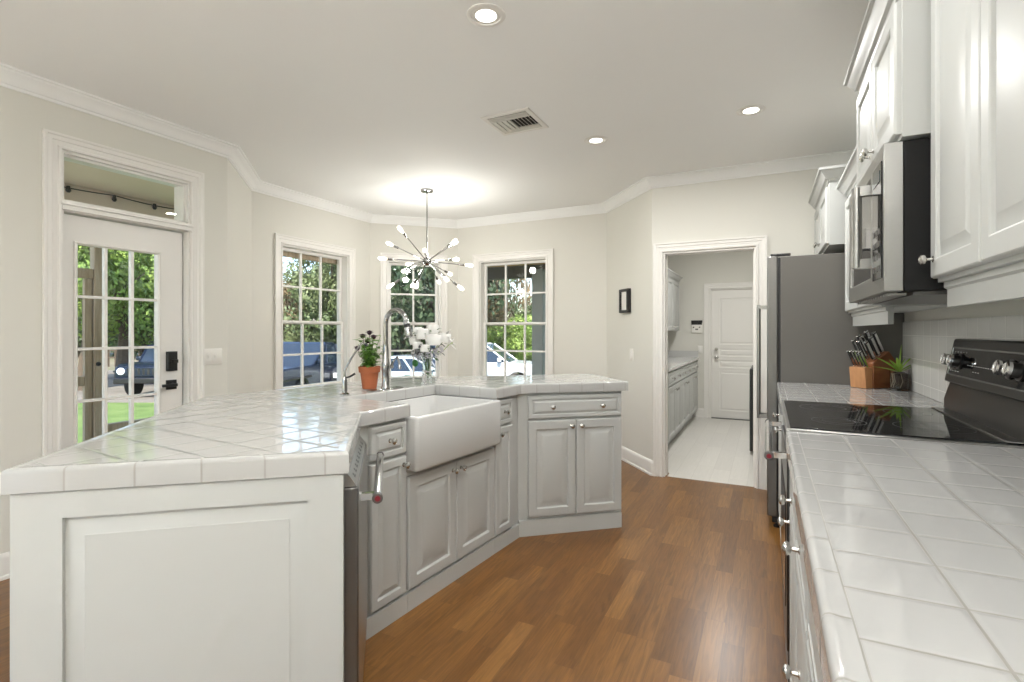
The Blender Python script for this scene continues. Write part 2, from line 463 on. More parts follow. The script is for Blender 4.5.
fl = struct(MB().prism([(0.9, -3.66), (-4.56, -3.66), (-4.56, 0.5), (-3.75, 1.3), (-3.75, 2.55), (-4.38, 3.2), (-4.38, 4.8), (-3.5, 5.62), (-1.42, 5.62), (-0.80, 4.85), (-0.80, 4.735), (0.9, 4.735)], -0.12, 0).build('floor', OAK, smooth=False))
struct(MB().prism([(0.9, -3.66), (-4.56, -3.66), (-4.56, 0.5), (-3.75, 1.3), (-3.75, 2.55), (-4.38, 3.2), (-4.38, 4.8), (-3.5, 5.62), (-1.5, 5.62), (-0.93, 4.84), (0.9, 4.84)], CZ, CZ+0.10).build('ceiling', CEIL, smooth=False))

# crown and base mouldings
loop = [P0, P1, P2, P3, P4, P5, P6, P7, P8, P9, P10]
crown = [(0.0, 2.582), (0.010, 2.582), (0.014, 2.594), (0.024, 2.598), (0.034, 2.612), (0.050, 2.634), (0.070, 2.648), (0.074, 2.656), (0.088, 2.660), (0.088, CZ), (0.0, CZ)]
struct(sweep(loop, crown, True).build('trim_1', CEIL, angle=25))
bprof = [(0.0, 0.0), (0.022, 0.0), (0.022, 0.016), (0.015, 0.022), (0.015, 0.105), (0.011, 0.122), (0.005, 0.132), (0.0, 0.135)]
def lerp(p, q, s):
    L = math.hypot(q[0]-p[0], q[1]-p[1]); return (p[0] + (q[0]-p[0])*s/L, p[1] + (q[1]-p[1])*s/L)
struct(sweep([lerp(P0, P1, 4.6), P1, P2, P3, lerp(P3, P4, 0.165)], bprof).build('baseboard_left', TRIM, angle=25))
struct(sweep([lerp(P3, P4, 1.075), P4, P5, P6, P7, P8, P9, lerp(P9, P10, 0.02)], bprof).build('baseboard_nook', TRIM, angle=25))

def casing_sides(mb, x0, x1, z0, z1, w, bottom=False, t=0.02):
    """stepped casing round an opening x0..x1, z0..z1 proud of the wall (y < 0), mitred"""
    rg = [(0, -0.002), (0, -t-0.006), (0.012, -t-0.006), (0.018, -t), (w*0.45, -t), (w*0.5, -t+0.006), (w-0.020, -t+0.009), (w-0.014, -t+0.001), (w-0.004, -t+0.001), (w, -t+0.008), (w, -0.002)]
    def ins(a): return (a, a, a if bottom else 0, a)
    if bottom: mb.rings(x0-w, x1+w, z0-w, z1+w, [(ins(a), y) for a, y in rg], fill=False)
    else:
        # three-sided: left, top, right
        for j in range(len(rg)):
            a, y = rg[j]; b, y2 = rg[(j+1) % len(rg)]
            X0, X1, Z1 = x0-w, x1+w, z1+w
            A = [(X0+a, y, z0), (X0+a, y, Z1-a), (X1-a, y, Z1-a), (X1-a, y, z0)]
            B = [(X0+b, y2, z0), (X0+b, y2, Z1-b), (X1-b, y2, Z1-b), (X1-b, y2, z0)]
            mb.add(A + B, [(0, 1, 5, 4), (1, 2, 6, 5), (2, 3, 7, 6)])
        # close at the floor
        n = len(rg)
        mb.add([(x0-w+a, y, z0) for a, y in rg], [tuple(range(n))]); mb.add([(x1+w-a, y, z0) for a, y in rg], [tuple(range(n))])
    return mb

def window(name, p, q, s, hw, cols):
    a = math.atan2(q[1]-p[1], q[0]-p[0])
    r = sroot(name, (*lerp(p, q, s), 0), a)
    x0, x1 = -hw, hw
    casing_sides(MB(), x0, x1, WZ0, WZ1, 0.09, bottom=True).build('window_casing', TRIM, r)
    MB().rings(x0, x1, WZ0, WZ1, [(0, 0.0), (0.012, 0.0), (0.012, WT)], fill=False, back=WT).build('window_jamb', TRIM, r, smooth=False)
    MB().box(x0-0.12, x1+0.12, -0.05, 0.0, WZ0-0.012, WZ0+0.012).box(x0+0.012, x1-0.012, 0.0, 0.06, WZ0, WZ0+0.018).build('window_sill', TRIM, r, bevel=0.005)
    mz = 1.388
    for nm, za, zb, yy in (('upper_sash', mz-0.018, WZ1-0.014, 0.085), ('lower_sash', WZ0+0.014, mz+0.018, 0.062)):
        mb = MB(); xa, xb = x0+0.014, x1-0.014; fr = 0.030
        mb.rings(xa, xb, za, zb, [(0, yy), (fr-0.006, yy), (fr, yy+0.006), (fr, yy+0.03)], fill=False, back=yy+0.03)
        n = cols
        w = (xb-xa-2*fr)
        for i in range(1, n):
            cx = xa+fr+w*i/n; mb.box(cx-0.010, cx+0.010, yy+0.004, yy+0.026, za+fr, zb-fr)
        cz = (za+zb)/2; mb.box(xa+fr, xb-fr, yy+0.0055, yy+0.0245, cz-0.010, cz+0.010)
        so = mb.build(nm, TRIM, r, smooth=False)
        MB().box(xa+fr, xb-fr, yy+0.013, yy+0.017, za+fr, zb-fr).build('glass', GLASS, so, smooth=False)
    lk = MB().box(-0.022, 0.022, 0.046, 0.062, mz+0.018, mz+0.026).lathe([(0.009, 0), (0.009, 0.014), (0.004, 0.018)], (0, 0.055, mz+0.024))
    lk.build('sash_lock', TRIM, r)
    return r
window('window_1', P5, P6, 0.77, 0.44, 3)
window('window_2', P6, P7, 0.525, 0.315, 2)
window('window_3', P7, P8, 0.762, 0.44, 3)

# big glazed openings added behind the camera to let daylight in
for nm, p, q, h, k in (('added_window_4', P0, P1, (1.4, 4.5, 0.05, 2.35), 4), ('added_window_5', P1, P2, (1.2, 2.8, 0.8, 2.2), 2)):
    a = math.atan2(q[1]-p[1], q[0]-p[0]); r = sroot(nm, (p[0], p[1], 0), a)
    mb = MB().rings(h[0], h[1], h[2], h[3], [(0, 0.04), (0.05, 0.04), (0.05, 0.1)], fill=False, back=0.1)
    for i in range(1, k):
        cx = h[0] + (h[1]-h[0])*i/k; mb.box(cx-0.03, cx+0.03, 0.045, 0.095, h[2]+0.05, h[3]-0.05)
    mb.build('window_frame', TRIM, r, smooth=False)
    MB().box(h[0]+0.05, h[1]-0.05, 0.066, 0.070, h[2]+0.05, h[3]-0.05).build('glass', GLASS, r, smooth=False)
    casing_sides(MB(), h[0], h[1], h[2], h[3], 0.09, bottom=True).build('window_casing', TRIM, r)

# ---- exterior glazed door with a transom, in the left wall
a_l = PI / 2
dr = sroot('door_1', (P3[0], P3[1], 0), a_l)
casing_sides(MB(), DO[0], DO[1], 0, DO[3], 0.085).build('door_casing', TRIM, dr)
mb = MB()
mb.box(DO[0], DO[0]+0.014, 0, WT, 0, DO[3]).box(DO[1]-0.014, DO[1], 0, WT, 0, DO[3]).box(DO[0]+0.014, DO[1]-0.014, 0, WT, DO[3]-0.014, DO[3])
mb.build('door_jamb', TRIM, dr, smooth=False)
MB().box(DO[0]+0.014, DO[1]-0.014, 0.004, 0.13, 1.985, 2.045).box(DO[0]-0.010, DO[1]+0.012, -0.030, 0.004, 2.018, 2.040).box(DO[0]-0.002, DO[1]+0.004, -0.022, 0.004, 1.99, 2.018).build('transom_bar', TRIM, dr, bevel=0.004)
tf = MB().rings(DO[0]+0.014, DO[1]-0.014, 2.045, DO[3]-0.014, [(0, 0.03), (0.014, 0.03), (0.014, 0.06)], fill=False, back=0.06).build('transom_frame', TRIM, dr, smooth=False)
MB().box(DO[0]+0.028, DO[1]-0.028, 0.043, 0.047, 2.059, DO[3]-0.028).build('glass', GLASS, tf, smooth=False)
dx0, dx1, dz0, dz1 = DO[0]+0.016, DO[1]-0.024, 0.012, 1.978
gx0, gx1, gz0, gz1 = 0.348, 0.803, 0.26, 1.815
mb = MB().box(dx0, gx0, 0.05, 0.095, dz0, dz1).box(gx1, dx1, 0.05, 0.095, dz0, dz1).box(gx0, gx1, 0.05, 0.095, dz0, gz0).box(gx0, gx1, 0.05, 0.095, gz1, dz1)
slab = mb.build('door_slab', TRIM, dr, smooth=False)
mb = MB().rings(gx0-0.012, gx1+0.012, gz0-0.012, gz1+0.012, [(0, 0.049), (0, 0.040), (0.010, 0.034), (0.018, 0.044), (0.018, 0.07)], fill=False, back=0.07)
for i in (1, 2):
    cx = gx0+0.006+(gx1-gx0-0.012)*i/3; mb.box(cx-0.008, cx+0.008, 0.050, 0.080, gz0, gz1)
for i in range(1, 5):
    cz = gz0 + (gz1-gz0)*i/5; mb.box(gx0, gx1, 0.0515, 0.0785, cz-0.008, cz+0.008)
mb.build('muntins', TRIM, slab, smooth=False)
MB().box(gx0, gx1, 0.066, 0.069, gz0, gz1).build('glass', GLASS, slab, smooth=False)
lk = MB().at((0.885, 0.05, 1.095)).rings(-0.034, 0.034, -0.066, 0.066, [(0, 0), (0, -0.018), (0.005, -0.024), (0.010, -0.025)], back=0.0)

lk.build('deadbolt', BLACK, dr, bevel=0.003)
MB().at((0.885, 0.025, 1.095)).box(-0.012, 0.026, -0.018, 0, -0.012, 0.012).build('thumb_turn', BLACK, dr, bevel=0.003)
lv = MB().at((0.885, 0.05, 0.935)).rings(-0.034, 0.034, -0.032, 0.032, [(0, 0), (0, -0.010), (0.003, -0.012)], back=0.0)
lv.at((0.885, 0.038, 0.935)).lathe([(0.012, 0), (0.012, 0.035)], axis='-y', n=14).box(-0.085, 0.012, -0.048, -0.034, -0.010, 0.010)
lv.build('lever_handle', BLACK, dr, bevel=0.002)
MB().box(dx0, dx1, 0.02, 0.15, 0.0, 0.012).build('threshold', NICKEL, dr, smooth=False)

# ---- cased opening to the laundry
lo = sroot('door_2', (P9[0], P9[1], 0), 0)
casing_sides(MB(), LO[0], LO[1], 0, LO[3], 0.082).build('door_casing', TRIM, lo)
MB().box(LO[0], LO[0]+0.014, 0, 0.13, 0, LO[3]).box(LO[1]-0.014, LO[1], 0, 0.13, 0, LO[3]).box(LO[0]+0.014, LO[1]-0.014, 0, 0.13, LO[3]-0.014, LO[3]).build('door_jamb', TRIM, lo, smooth=False)
MB().at((LO[0]+0.014, 0.06, 0)).box(0, 0.010, 0, 0.012, 0, LO[3]-0.014).box(LO[1]-LO[0]-0.038, LO[1]-LO[0]-0.028, 0, 0.012, 0, LO[3]-0.014).build('door_stop', TRIM, lo, smooth=False)
MB().box(LO[1]-0.017, LO[1]-0.014, 0.02, 0.05, 0.93, 1.0).build('strike_plate', NICKEL, lo, smooth=False)

# laundry shell
LX0, LX1, LY0, LY1 = -1.50, 0.58, 4.84, 8.20
struct(MB().box(LX0-0.1, LX1+0.1, 4.735, LY1+0.1, -0.12, -0.0008).build('floor_laundry', LFLOOR, smooth=False))
struct(MB().box(-0.90, LX1+0.1, LY0, LY1+0.1, 2.60, 2.72).prism([(-0.90, LY0), (-0.90, LY1+0.1), (LX0-0.1, LY1+0.1), (LX0-0.1, 5.62)], 2.60, 2.72).build('ceiling_laundry', CEIL, smooth=False))
wall('wall_laundry_left', (LX0, 5.62), (LX0, LY1), t=0.1, z1=2.6)
DLX0, DLX1, DLZ = -0.76, 0.04, 1.925
wall('wall_laundry_back', (LX0, LY1), (LX1, LY1), [(DLX0-LX0, DLX1-LX0, 0, DLZ)], t=0.1, z1=2.6)
wall('wall_laundry_right', (LX1, LY1), (LX1, LY0), t=0.1, z1=2.6)
d3 = sroot('door_3', (DLX0, LY1, 0), 0)
W3 = DLX1-DLX0
casing_sides(MB(), 0, W3, 0, DLZ, 0.085).build('door_casing', TRIM, d3)
MB().box(0, 0.014, 0, 0.1, 0, DLZ).box(W3-0.014, W3, 0, 0.1, 0, DLZ).box(0.014, W3-0.014, 0, 0.1, DLZ-0.014, DLZ).build('door_jamb', TRIM, d3, smooth=False)
mb = MB(); px0, px1 = 0.016, W3-0.016
mb.box(px0, px1, 0.028, 0.06, 0.012, DLZ-0.016)
for za, zb in ((0.12, 0.70), (0.755, 0.87), (0.925, 1.04), (1.10, 1.79)):
    mb.rings(px0, px1, za-0.02, zb+0.02, [((0, 0, 0, 0), 0.028), ((0, 0, 0, 0), 0.022), ((0.11, 0.11, 0.022, 0.022), 0.022), ((0.118, 0.118, 0.030, 0.030), 0.030), ((0.13, 0.13, 0.042, 0.042), 0.030), ((0.145, 0.145, 0.055, 0.055), 0.022)])
mb.build('door_slab', TRIM, d3, smooth=False)
for z, rr in ((1.03, 0.021), (0.91, 0.026)):
    MB().lathe([(rr*1.15, 0), (rr*1.15, 0.006), (0.010, 0.010), (0.010, 0.03), (rr, 0.04), (rr, 0.052), (rr*0.6, 0.062), (0, 0.064)], (0.085, 0.022, z), '-y').build('door_knob' if z < 1 else 'deadbolt', NICKEL, d3)
MB().box(px0, px1, -0.01, 0.09, 0, 0.010).build('threshold', DARKSTEEL, d3, smooth=False)
struct(sweep([(LX0, 8.2-0.05), (LX0, LY1), (DLX0-0.086, LY1)], bprof).build('baseboard_laundry', TRIM, angle=25))

# ------------------------------------------------------------------ cabinet pieces (local: x along the run, y into the cabinet, z up)
DOOR_RG = [(0.0, -0.012), (0.003, -0.018), (0.006, -0.020), (0.052, -0.020), (0.056, -0.017), (0.060, -0.010), (0.066, -0.010), (0.094, -0.0185), (0.097, -0.0195)]
def door_part(parent, x0, x1, z0, z1, knob=None, name='door', y=0.0, k=1.0, hinge=None, m=None):
    mb = MB().at((0, y, 0))
    lim = min(x1-x0, z1-z0) / 2 - 0.006
    kk = min(k, lim / 0.100)
    rg = [(a*kk if a > 0.01 else a, b) for a, b in DOOR_RG]
    if name == 'drawer': rg = [(0.0, -0.012), (0.003, -0.018), (0.006, -0.020), (0.030*kk+0.004, -0.020), (0.034*kk+0.004, -0.012), (0.040*kk+0.004, -0.012), (0.060*kk+0.004, -0.0195)]
    mb.rings(x0, x1, z0, z1, rg, back=0.0)
    o = mb.build(name, m or CAB, parent, angle=20)
    if knob:
        for kx, kz in (knob if isinstance(knob[0], tuple) else [knob]):
            MB().at((kx, y-0.0195, kz)).lathe([(0.010, 0), (0.010, 0.002), (0.0055, 0.004), (0.0045, 0.016), (0.006, 0.018), (0.013, 0.021), (0.0155, 0.026), (0.0150, 0.031), (0.010, 0.0345), (0.009, 0.0335), (0.006, 0.036), (0, 0.037)], axis='-y', n=18).build('knob', NICKEL, o)
    return o
def carcass(parent, x0, x1, y0, y1, z0, z1, toe=None, name='carcass', m=None):
    mb = MB().box(x0, x1, y0, y1, z0, z1)
    o = mb.build(name, m or CAB, parent, bevel=0.001)
    if toe:
        MB().box(x0, x1, y0+toe, y1, 0.0, z0).build('toe_kick', m or CAB, parent, smooth=False)
    return o

ZC = 0.965; ZU = 0.905                        # top and underside of the tiled worktops
# ---- right-hand run: base cabinets between fridge and range, and this side of the range
XF, XW = 0.057, 0.738                          # front edge of the worktop, wall
def right_base(name_label, ya, yb, kind):
    w = ya - yb
    t = thing('base_cabinet', name_label, 'cabinet', (XF+0.030, ya, 0), -PI/2)
    carcass(t, 0.001, w-0.001, 0.0, XW-XF-0.037, 0.115, ZU-0.002, toe=0.05)
    if kind == 'drawer_door':
        door_part(t, 0.012, w-0.012, 0.735, 0.885, (w/2, 0.79), 'drawer')
        door_part(t, 0.012, w-0.012, 0.135, 0.722, (0.05, 0.675))
    elif kind == 'far':
        door_part(t, 0.012, w-0.012, 0.735, 0.885, (w/2, 0.79), 'drawer')
        door_part(t, 0.012, w-0.012, 0.135, 0.722)
    elif kind == 'stack':
        for a, b in ((0.735, 0.885), (0.330, 0.722), (0.135, 0.317)):
            door_part(t, 0.012, w-0.012, a, b, (w/2, (a+b)/2-0.01), 'drawer')
    else:
        door_part(t, 0.012, w-0.012, 0.735, 0.885, ((w*0.27, 0.80), (w*0.73, 0.80)), 'drawer')
        door_part(t, 0.012, w/2-0.002, 0.135, 0.722, (w/2-0.04, 0.675))
        door_part(t, w/2+0.002, w-0.012, 0.135, 0.722, (w/2+0.04, 0.675))
    return t
right_base('white raised-panel base cabinet between the fridge and the range', 3.795, 3.24, 'far')
right_base('white base cabinet right behind the range, on its fridge side', 3.238, 2.735, 'far')
right_base('white base cabinet with one drawer over a door, beside the range on the near side', 1.955, 1.552, 'drawer_door')
right_base('white base cabinet with a stack of drawers under the near tiled worktop', 1.55, 1.132, 'stack')
right_base('white base cabinet nearest to the viewer under the right tiled worktop', 1.13, 0.28, 'stack')
right_base('white base cabinet at the near end of the right tiled worktop, outside the photo', 0.278, -0.58, 'double')

TILE_R = tile_mat('worktop_tile_right', 0.1275, 0, (0.216-XF, 0.67))
EDGE_R = tile_mat('worktop_edge_tile_right', (0.1275, 0), 0, (0, 0), use_uv=True, axes='XY')
def edge_profile():   # bullnose: (distance outward, z)
    return [(-0.006, ZU), (0.0, ZU+0.001), (0.0, ZC-0.012), (-0.001, ZC-0.005), (-0.004, ZC-0.001), (-0.009, ZC+0.0012), (-0.014, ZC+0.0008), (-0.018, ZC), (-0.0315, ZC-0.0002), (-0.0315, ZU)]
def edge_strip(path, m, parent, phase=0.0, name='edge_tile', closed=False):
    """bullnose tiles along a path whose right-hand side is the open side"""
    pf = edge_profile(); mb = MB(); k = len(pf)
    rows = [offset_path(path, d, closed) for d, z in pf]
    if closed: path = list(path) + [path[0]]; rows = [r + [r[0]] for r in rows]
    s = [phase]
    for i in range(len(path)-1): s.append(s[-1] + math.hypot(path[i+1][0]-path[i][0], path[i+1][1]-path[i][1]))
    for i in range(len(path)-1):
        vs = [(rows[j][i+e][0], rows[j][i+e][1], pf[j][1]) for e in (0, 1) for j in range(k)]
        fs = []; uv = []
        for j in range(k):
            j2 = (j+1) % k
            fs.append((j, k+j, k+j2, j2)); uv.append([(s[i], 0.02), (s[i+1], 0.02), (s[i+1], 0.02), (s[i], 0.02)])
        if i == 0 and not closed: fs.append(tuple(range(k))); uv.append([(s[i]+0.05, 0.02)]*k)
        if i == len(path)-2 and not closed: fs.append(tuple(range(k, 2*k))[::-1]); uv.append([(s[i+1]-0.05, 0.02)]*k)
        mb.add(vs, fs, uv)
    return mb.build(name, m, parent, merge=False, angle=30)
def right_top(label, ya, yb, phase):
    t = thing('tiled_worktop', label, 'countertop', (XF, 0, 0))
    MB().box(0.0315, XW-XF-0.001, yb, ya, ZU, ZC).build('tile_surface', TILE_R, t, smooth=False)
    edge_strip([(0.0, ya), (0.0, yb)], EDGE_R, t, phase)
    return t
right_top('white square-tiled worktop in the right foreground with a rounded tile edge', 1.957, -0.6, 0.03)
right_top('short white tiled worktop between the cooktop and the grey fridge side, under the knife block', 3.798, 2.733, 0.03)

# backsplash tiles behind the range
BS = tile_mat('backsplash_tile', 0.1275, 0, (0.0, 0.02), grout=0.0015, col=(0.76, 0.75, 0.72), gcol=(0.70, 0.685, 0.65), rough=0.15, axes='YZ')
MBb = MB().box(XW-0.010, XW+0.001, -0.6, 3.80, ZC+0.001, 1.352)
o = MBb.build('backsplash', BS, None, smooth=False); tag(o, 'pale square-tiled backsplash on the wall behind the range', 'backsplash')

# ---- upper cabinets
CROWN_UP = [(0.0, 0.0), (0.006, 0.0), (0.010, 0.012), (0.022, 0.018), (0.030, 0.034), (0.044, 0.052), (0.048, 0.062), (0.060, 0.066), (0.060, 0.080), (0.0, 0.080)]
def cab_crown(parent, x0, x1, yb, z, ends=(True, True)):
    """crown round the top of a wall cabinet; front at y = 0 faces -y"""
    path = [(x0, 0.0), (x1, 0.0)]
    if ends[0]: path = [(x0, yb)] + path
    if ends[1]: path = path + [(x1, yb)]
    mb = sweep(path, [(d, z+h) for d, h in CROWN_UP])
    return mb.build('crown_moulding', CAB, parent, angle=25)
def upper(label, ya, yb, x_face, z0, z1, doors, knobs, rail=True, crown_ends=(True, True), name='wall_cabinet', railz=1.35, crown=True):
    w = ya - yb; dep = XW - x_face - 0.001
    t = thing(name, label, 'cabinet', (x_face, ya, 0), -PI/2)
    carcass(t, 0.001, w-0.001, 0.0, dep, z0-0.012, z1)
    n = doors
    for i in range(n):
        a = 0.006 + (w-0.012)*i/n; b = 0.006 + (w-0.012)*(i+1)/n
        kx = None
        if knobs[i] == 'L': kx = (a+0.035, z0+0.055)
        if knobs[i] == 'R': kx = (b-0.035, z0+0.055)
        door_part(t, a+0.002, b-0.002, z0, z1-0.03, kx)
    if rail:
        MB().xprism([(0.014, z0-0.013), (0.014, z0-0.028), (0.022, z0-0.034), (0.022, railz), (0.042, railz), (0.042, z0-0.013)], 0.002, w-0.002).build('light_rail', CAB, t, angle=25)
    if crown: cab_crown(t, 0.001, w-0.001, dep, z1, crown_ends)
    return t
upper('tall white two-door wall cabinet to the right of the microwave', 1.962, 1.142, 0.462, 1.458, 2.36, 2, 'LR', crown_ends=(False, False), railz=1.372)
upper('white wall cabinet at the upper right edge, second beyond the microwave towards the viewer', 1.140, 0.312, 0.462, 1.458, 2.36, 2, 'RL', crown_ends=(False, False), railz=1.372)
upper('white two-door wall cabinet mounted above the microwave', 2.738, 1.966, 0.376, 1.915, 2.36, 2, 'RL', rail=False)
upper('white wall cabinet between the microwave and the fridge', 3.78, 2.742, 0.452, 1.42, 2.13, 2, 'RL', railz=1.33)
upper('small white wall cabinet above the fridge', 4.695, 3.82, 0.354, 1.86, 2.25, 2, 'RL', rail=False)

# ---- over-the-range microwave
mw = thing('microwave', 'stainless over-the-range microwave with a black glass door and bar handle', 'microwave', (0.382, 2.736, 0), -PI/2)
MWW = 0.760; mz0, mz1 = 1.425, 1.893
MB().box(0.0, MWW, 0.0, XW-0.382-0.002, mz0, mz1).build('body', mat('microwave_black', (0.006, 0.006, 0.006), 0.6, spec=0.3), mw, bevel=0.003)
fr = MB()
fr.rings(0.0, MWW, mz0, mz1, [((0, 0, 0, 0), -0.052), ((0.035, 0.225, 0.06, 0.05), -0.052), ((0.04, 0.23, 0.065, 0.055), -0.048)], fill=False, back=-0.001)
fr.build('door_frame', STEEL, mw, bevel=0.002)
MB().box(0.036, MWW-0.225, -0.046, -0.004, mz0+0.062, mz1-0.052).build('door_glass', BLACKGLASS, mw, smooth=False)
cp = MB().box(MWW-0.165, MWW-0.018, -0.056, -0.052, mz0+0.045, mz1-0.05).build('control_panel', BLACKGLASS, mw, smooth=False)
kb = MB()
for i in range(4):
    for j in range(3): kb.box(MWW-0.150+j*0.042, MWW-0.150+j*0.042+0.026, -0.0575, -0.056, mz0+0.07+i*0.04, mz0+0.07+i*0.04+0.018)
kb.build('keypad', DARKSTEEL, cp, smooth=False)
MB().box(MWW-0.148, MWW-0.036, -0.0575, -0.056, mz1-0.11, mz1-0.075).build('display', mat('display', (0.02, 0.04, 0.05), 0.1), cp, smooth=False)
hx = MWW-0.215
h = MB().tube([(hx, -0.095, mz0+0.10), (hx, -0.095, mz1-0.085)], 0.016, 16).box(hx-0.014, hx+0.014, -0.104, -0.052, mz0+0.095, mz0+0.130).box(hx-0.014, hx+0.014, -0.104, -0.052, mz1-0.115, mz1-0.080)
h.build('handle', STEEL, mw)
vent = MB().box(0.03, MWW-0.03, 0.03, XW-0.382-0.05, mz0-0.012, mz0-0.001)
vent.build('vent_grille', DARKSTEEL, mw)
vl = MB()
for i in range(14): vl.box(0.06+i*0.046, 0.06+i*0.046+0.030, -0.03, 0.02, mz0-0.010, mz0-0.002)
vl.build('bottom_slots', STEEL, mw, smooth=False)

# ---- range
RY0, RY1 = 1.962, 2.728
rg_ = thing('range', 'black slide-in electric range with a glass cooktop and raised control console', 'stove', (0.10, RY1, 0), -PI/2)
RW = RY1-RY0; RD = XW-0.10
MB().box(0.004, RW-0.004, 0.0, RD-0.03, 0.06, 0.945).build('body', DARKSTEEL, rg_, bevel=0.004)
MB().box(0.004, RW-0.004, -0.040, 0.0, 0.215, 0.86).build('oven_door', BLACKSTEEL, rg_, bevel=0.006)
MB().box(0.09, RW-0.09, -0.0425, -0.040, 0.33, 0.72).build('oven_window', BLACKGLASS, rg_, smooth=False)
MB().box(0.004, RW-0.004, -0.036, 0.0, 0.068, 0.205).build('storage_drawer', BLACKSTEEL, rg_, bevel=0.006)
MB().box(0.004, RW-0.004, -0.030, 0.0, 0.868, 0.944).build('front_trim', BLACKSTEEL, rg_, bevel=0.004)
def bar_handle(parent, x0, x1, yf, z, out=0.05, r=0.0135):
    h = MB().tube([(x0, yf-out, z), (x1, yf-out, z)], r, 16)
    for xx in (x0+0.03, x1-0.03):
        h.box(xx-0.010, xx+0.010, yf-out, yf, z-0.010, z+0.010)
    o = h.build('handle', CHROME, parent)
    for xx, ax in ((x0, '-x'), (x1, 'x')):
        e = MB().lathe([(r*1.12, -0.012), (r*1.12, 0.002), (r*0.95, 0.004)], (xx, yf-out, z), ax, 18).build('end_cap', DARKSTEEL, o)
        MB().lathe([(r*0.58, 0.004), (r*0.58, 0.0055), (0, 0.0062)], (xx, yf-out, z), ax, 18).build('medallion', RED, o)
    return o
bar_handle(rg_, 0.03, RW-0.008, -0.040, 0.872, 0.054)
MB().box(0.0, RW, -0.042, 0.560, 0.9525, 0.972).build('cooktop_rim', STEEL, rg_, bevel=0.004)
ct = MB().box(0.010, RW-0.010, -0.030, 0.555, 0.972, 0.9765).build('cooktop_glass', BLACKGLASS, rg_, bevel=0.001)
bn = MB()
for cx, cy, r in ((0.20, 0.13, 0.105), (0.55, 0.13, 0.085), (0.20, 0.40, 0.08), (0.55, 0.40, 0.11)):
    for q in (r, r*0.62):
        n = 40
        vs = []
        for k in range(n):
            t = 2*PI*k/n; vs += [(cx+q*math.cos(t), cy+q*math.sin(t), 0.97672), (cx+(q-0.002)*math.cos(t), cy+(q-0.002)*math.sin(t), 0.97672)]
        bn.add(vs, [(2*k, 2*((k+1) % n), 2*((k+1) % n)+1, 2*k+1) for k in range(n)])
bn.build('burner_marks', mat('burner_ring', (0.09, 0.09, 0.09), 0.3), ct, smooth=False)
# riser, then the leaning console
MB().xprism([(0.562, 0.953), (0.600, 0.953), (RD-0.012, 0.98), (RD-0.012, 1.10), (0.585, 1.10), (0.562, 1.02)], 0.0, RW).build('riser', BLACKSTEEL, rg_, bevel=0.003)
MB().box(0.006, RW-0.006, 0.520, 0.563, 0.9765, 0.981).build('rear_strip', STEEL, rg_, bevel=0.001)
yb0, yb1 = 0.562, 0.596           # console face bottom and top
zb0, zb1 = 1.092, 1.268
con = MB().xprism([(yb0, zb0), (RD-0.012, zb0), (RD-0.012, zb1), (yb1, zb1)], 0.0, RW).build('console', BLACKSTEEL, rg_, bevel=0.006)
ang = math.atan2(yb1-yb0, zb1-zb0)
def on_con(x, u):       # u = 0..1 up the console face
    return (x, yb0+(yb1-yb0)*u, zb0+(zb1-zb0)*u)
nv = Vector((0, -math.cos(ang), math.sin(ang))); uv_ = Vector((0, math.sin(ang), math.cos(ang)))
def con_plate(x0, x1, u0, u1, t0, t1, mb=None):
    mb = mb or MB()
    vs = []
    for tt in (t0, t1):
        for x, u in ((x0, u0), (x1, u0), (x1, u1), (x0, u1)): vs.append(tuple(Vector(on_con(x, u)) + nv*tt))
    return mb.add(vs, [(0,1,2,3), (4,7,6,5), (0,4,5,1), (1,5,6,2), (2,6,7,3), (3,7,4,0)])
con_plate(0.030, RW-0.030, 0.20, 0.78, 0.0, 0.0015).build('panel_glass', BLACKGLASS, con, smooth=False)
trm = MB()
for x0, x1, u0, u1 in ((0.026, RW-0.026, 0.785, 0.805), (0.026, RW-0.026, 0.175, 0.195), (0.026, 0.030, 0.175, 0.805), (RW-0.030, RW-0.026, 0.175, 0.805)): con_plate(x0, x1, u0, u1, 0.0, 0.0022, trm)
trm.build('panel_trim', CHROME, con, smooth=False)
mk = MB()
for i in range(11): con_plate(0.235+i*0.022, 0.235+i*0.022+0.011, 0.44, 0.455, 0.0015, 0.0019, mk)
for i in range(4): con_plate(0.05+i*0.03, 0.05+i*0.03+0.014, 0.27, 0.285, 0.0015, 0.0019, mk)
for i in range(3): con_plate(0.30+i*0.026, 0.30+i*0.026+0.012, 0.32, 0.335, 0.0015, 0.0019, mk)
for i in range(5): con_plate(0.06+i*0.032, 0.06+i*0.032+0.010, 0.70, 0.712, 0.0015, 0.0019, mk)
mk.build('printed_marks', WHITEINK, con, smooth=False)
for kx in (0.075, 0.150, RW-0.150, RW-0.075):
    c = Vector(on_con(kx, 0.5)) + nv*0.002
    MB().lathe([(0.031, 0), (0.031, 0.005), (0.024, 0.007), (0.022, 0.030), (0.0205, 0.032)], tuple(c), tuple(nv), 26).build('knob', BLACKSTEEL, con)
    k2 = MB().lathe([(0.0235, 0.028), (0.0235, 0.036), (0.019, 0.040), (0.016, 0.038), (0, 0.038)], tuple(c), tuple(nv), 26)
    k2.build('knob_cap', CHROME, con)
MB().box(0.05, RW-0.05, 0.02, 0.5, 0.0, 0.058).build('plinth', BLACK, rg_, smooth=False)

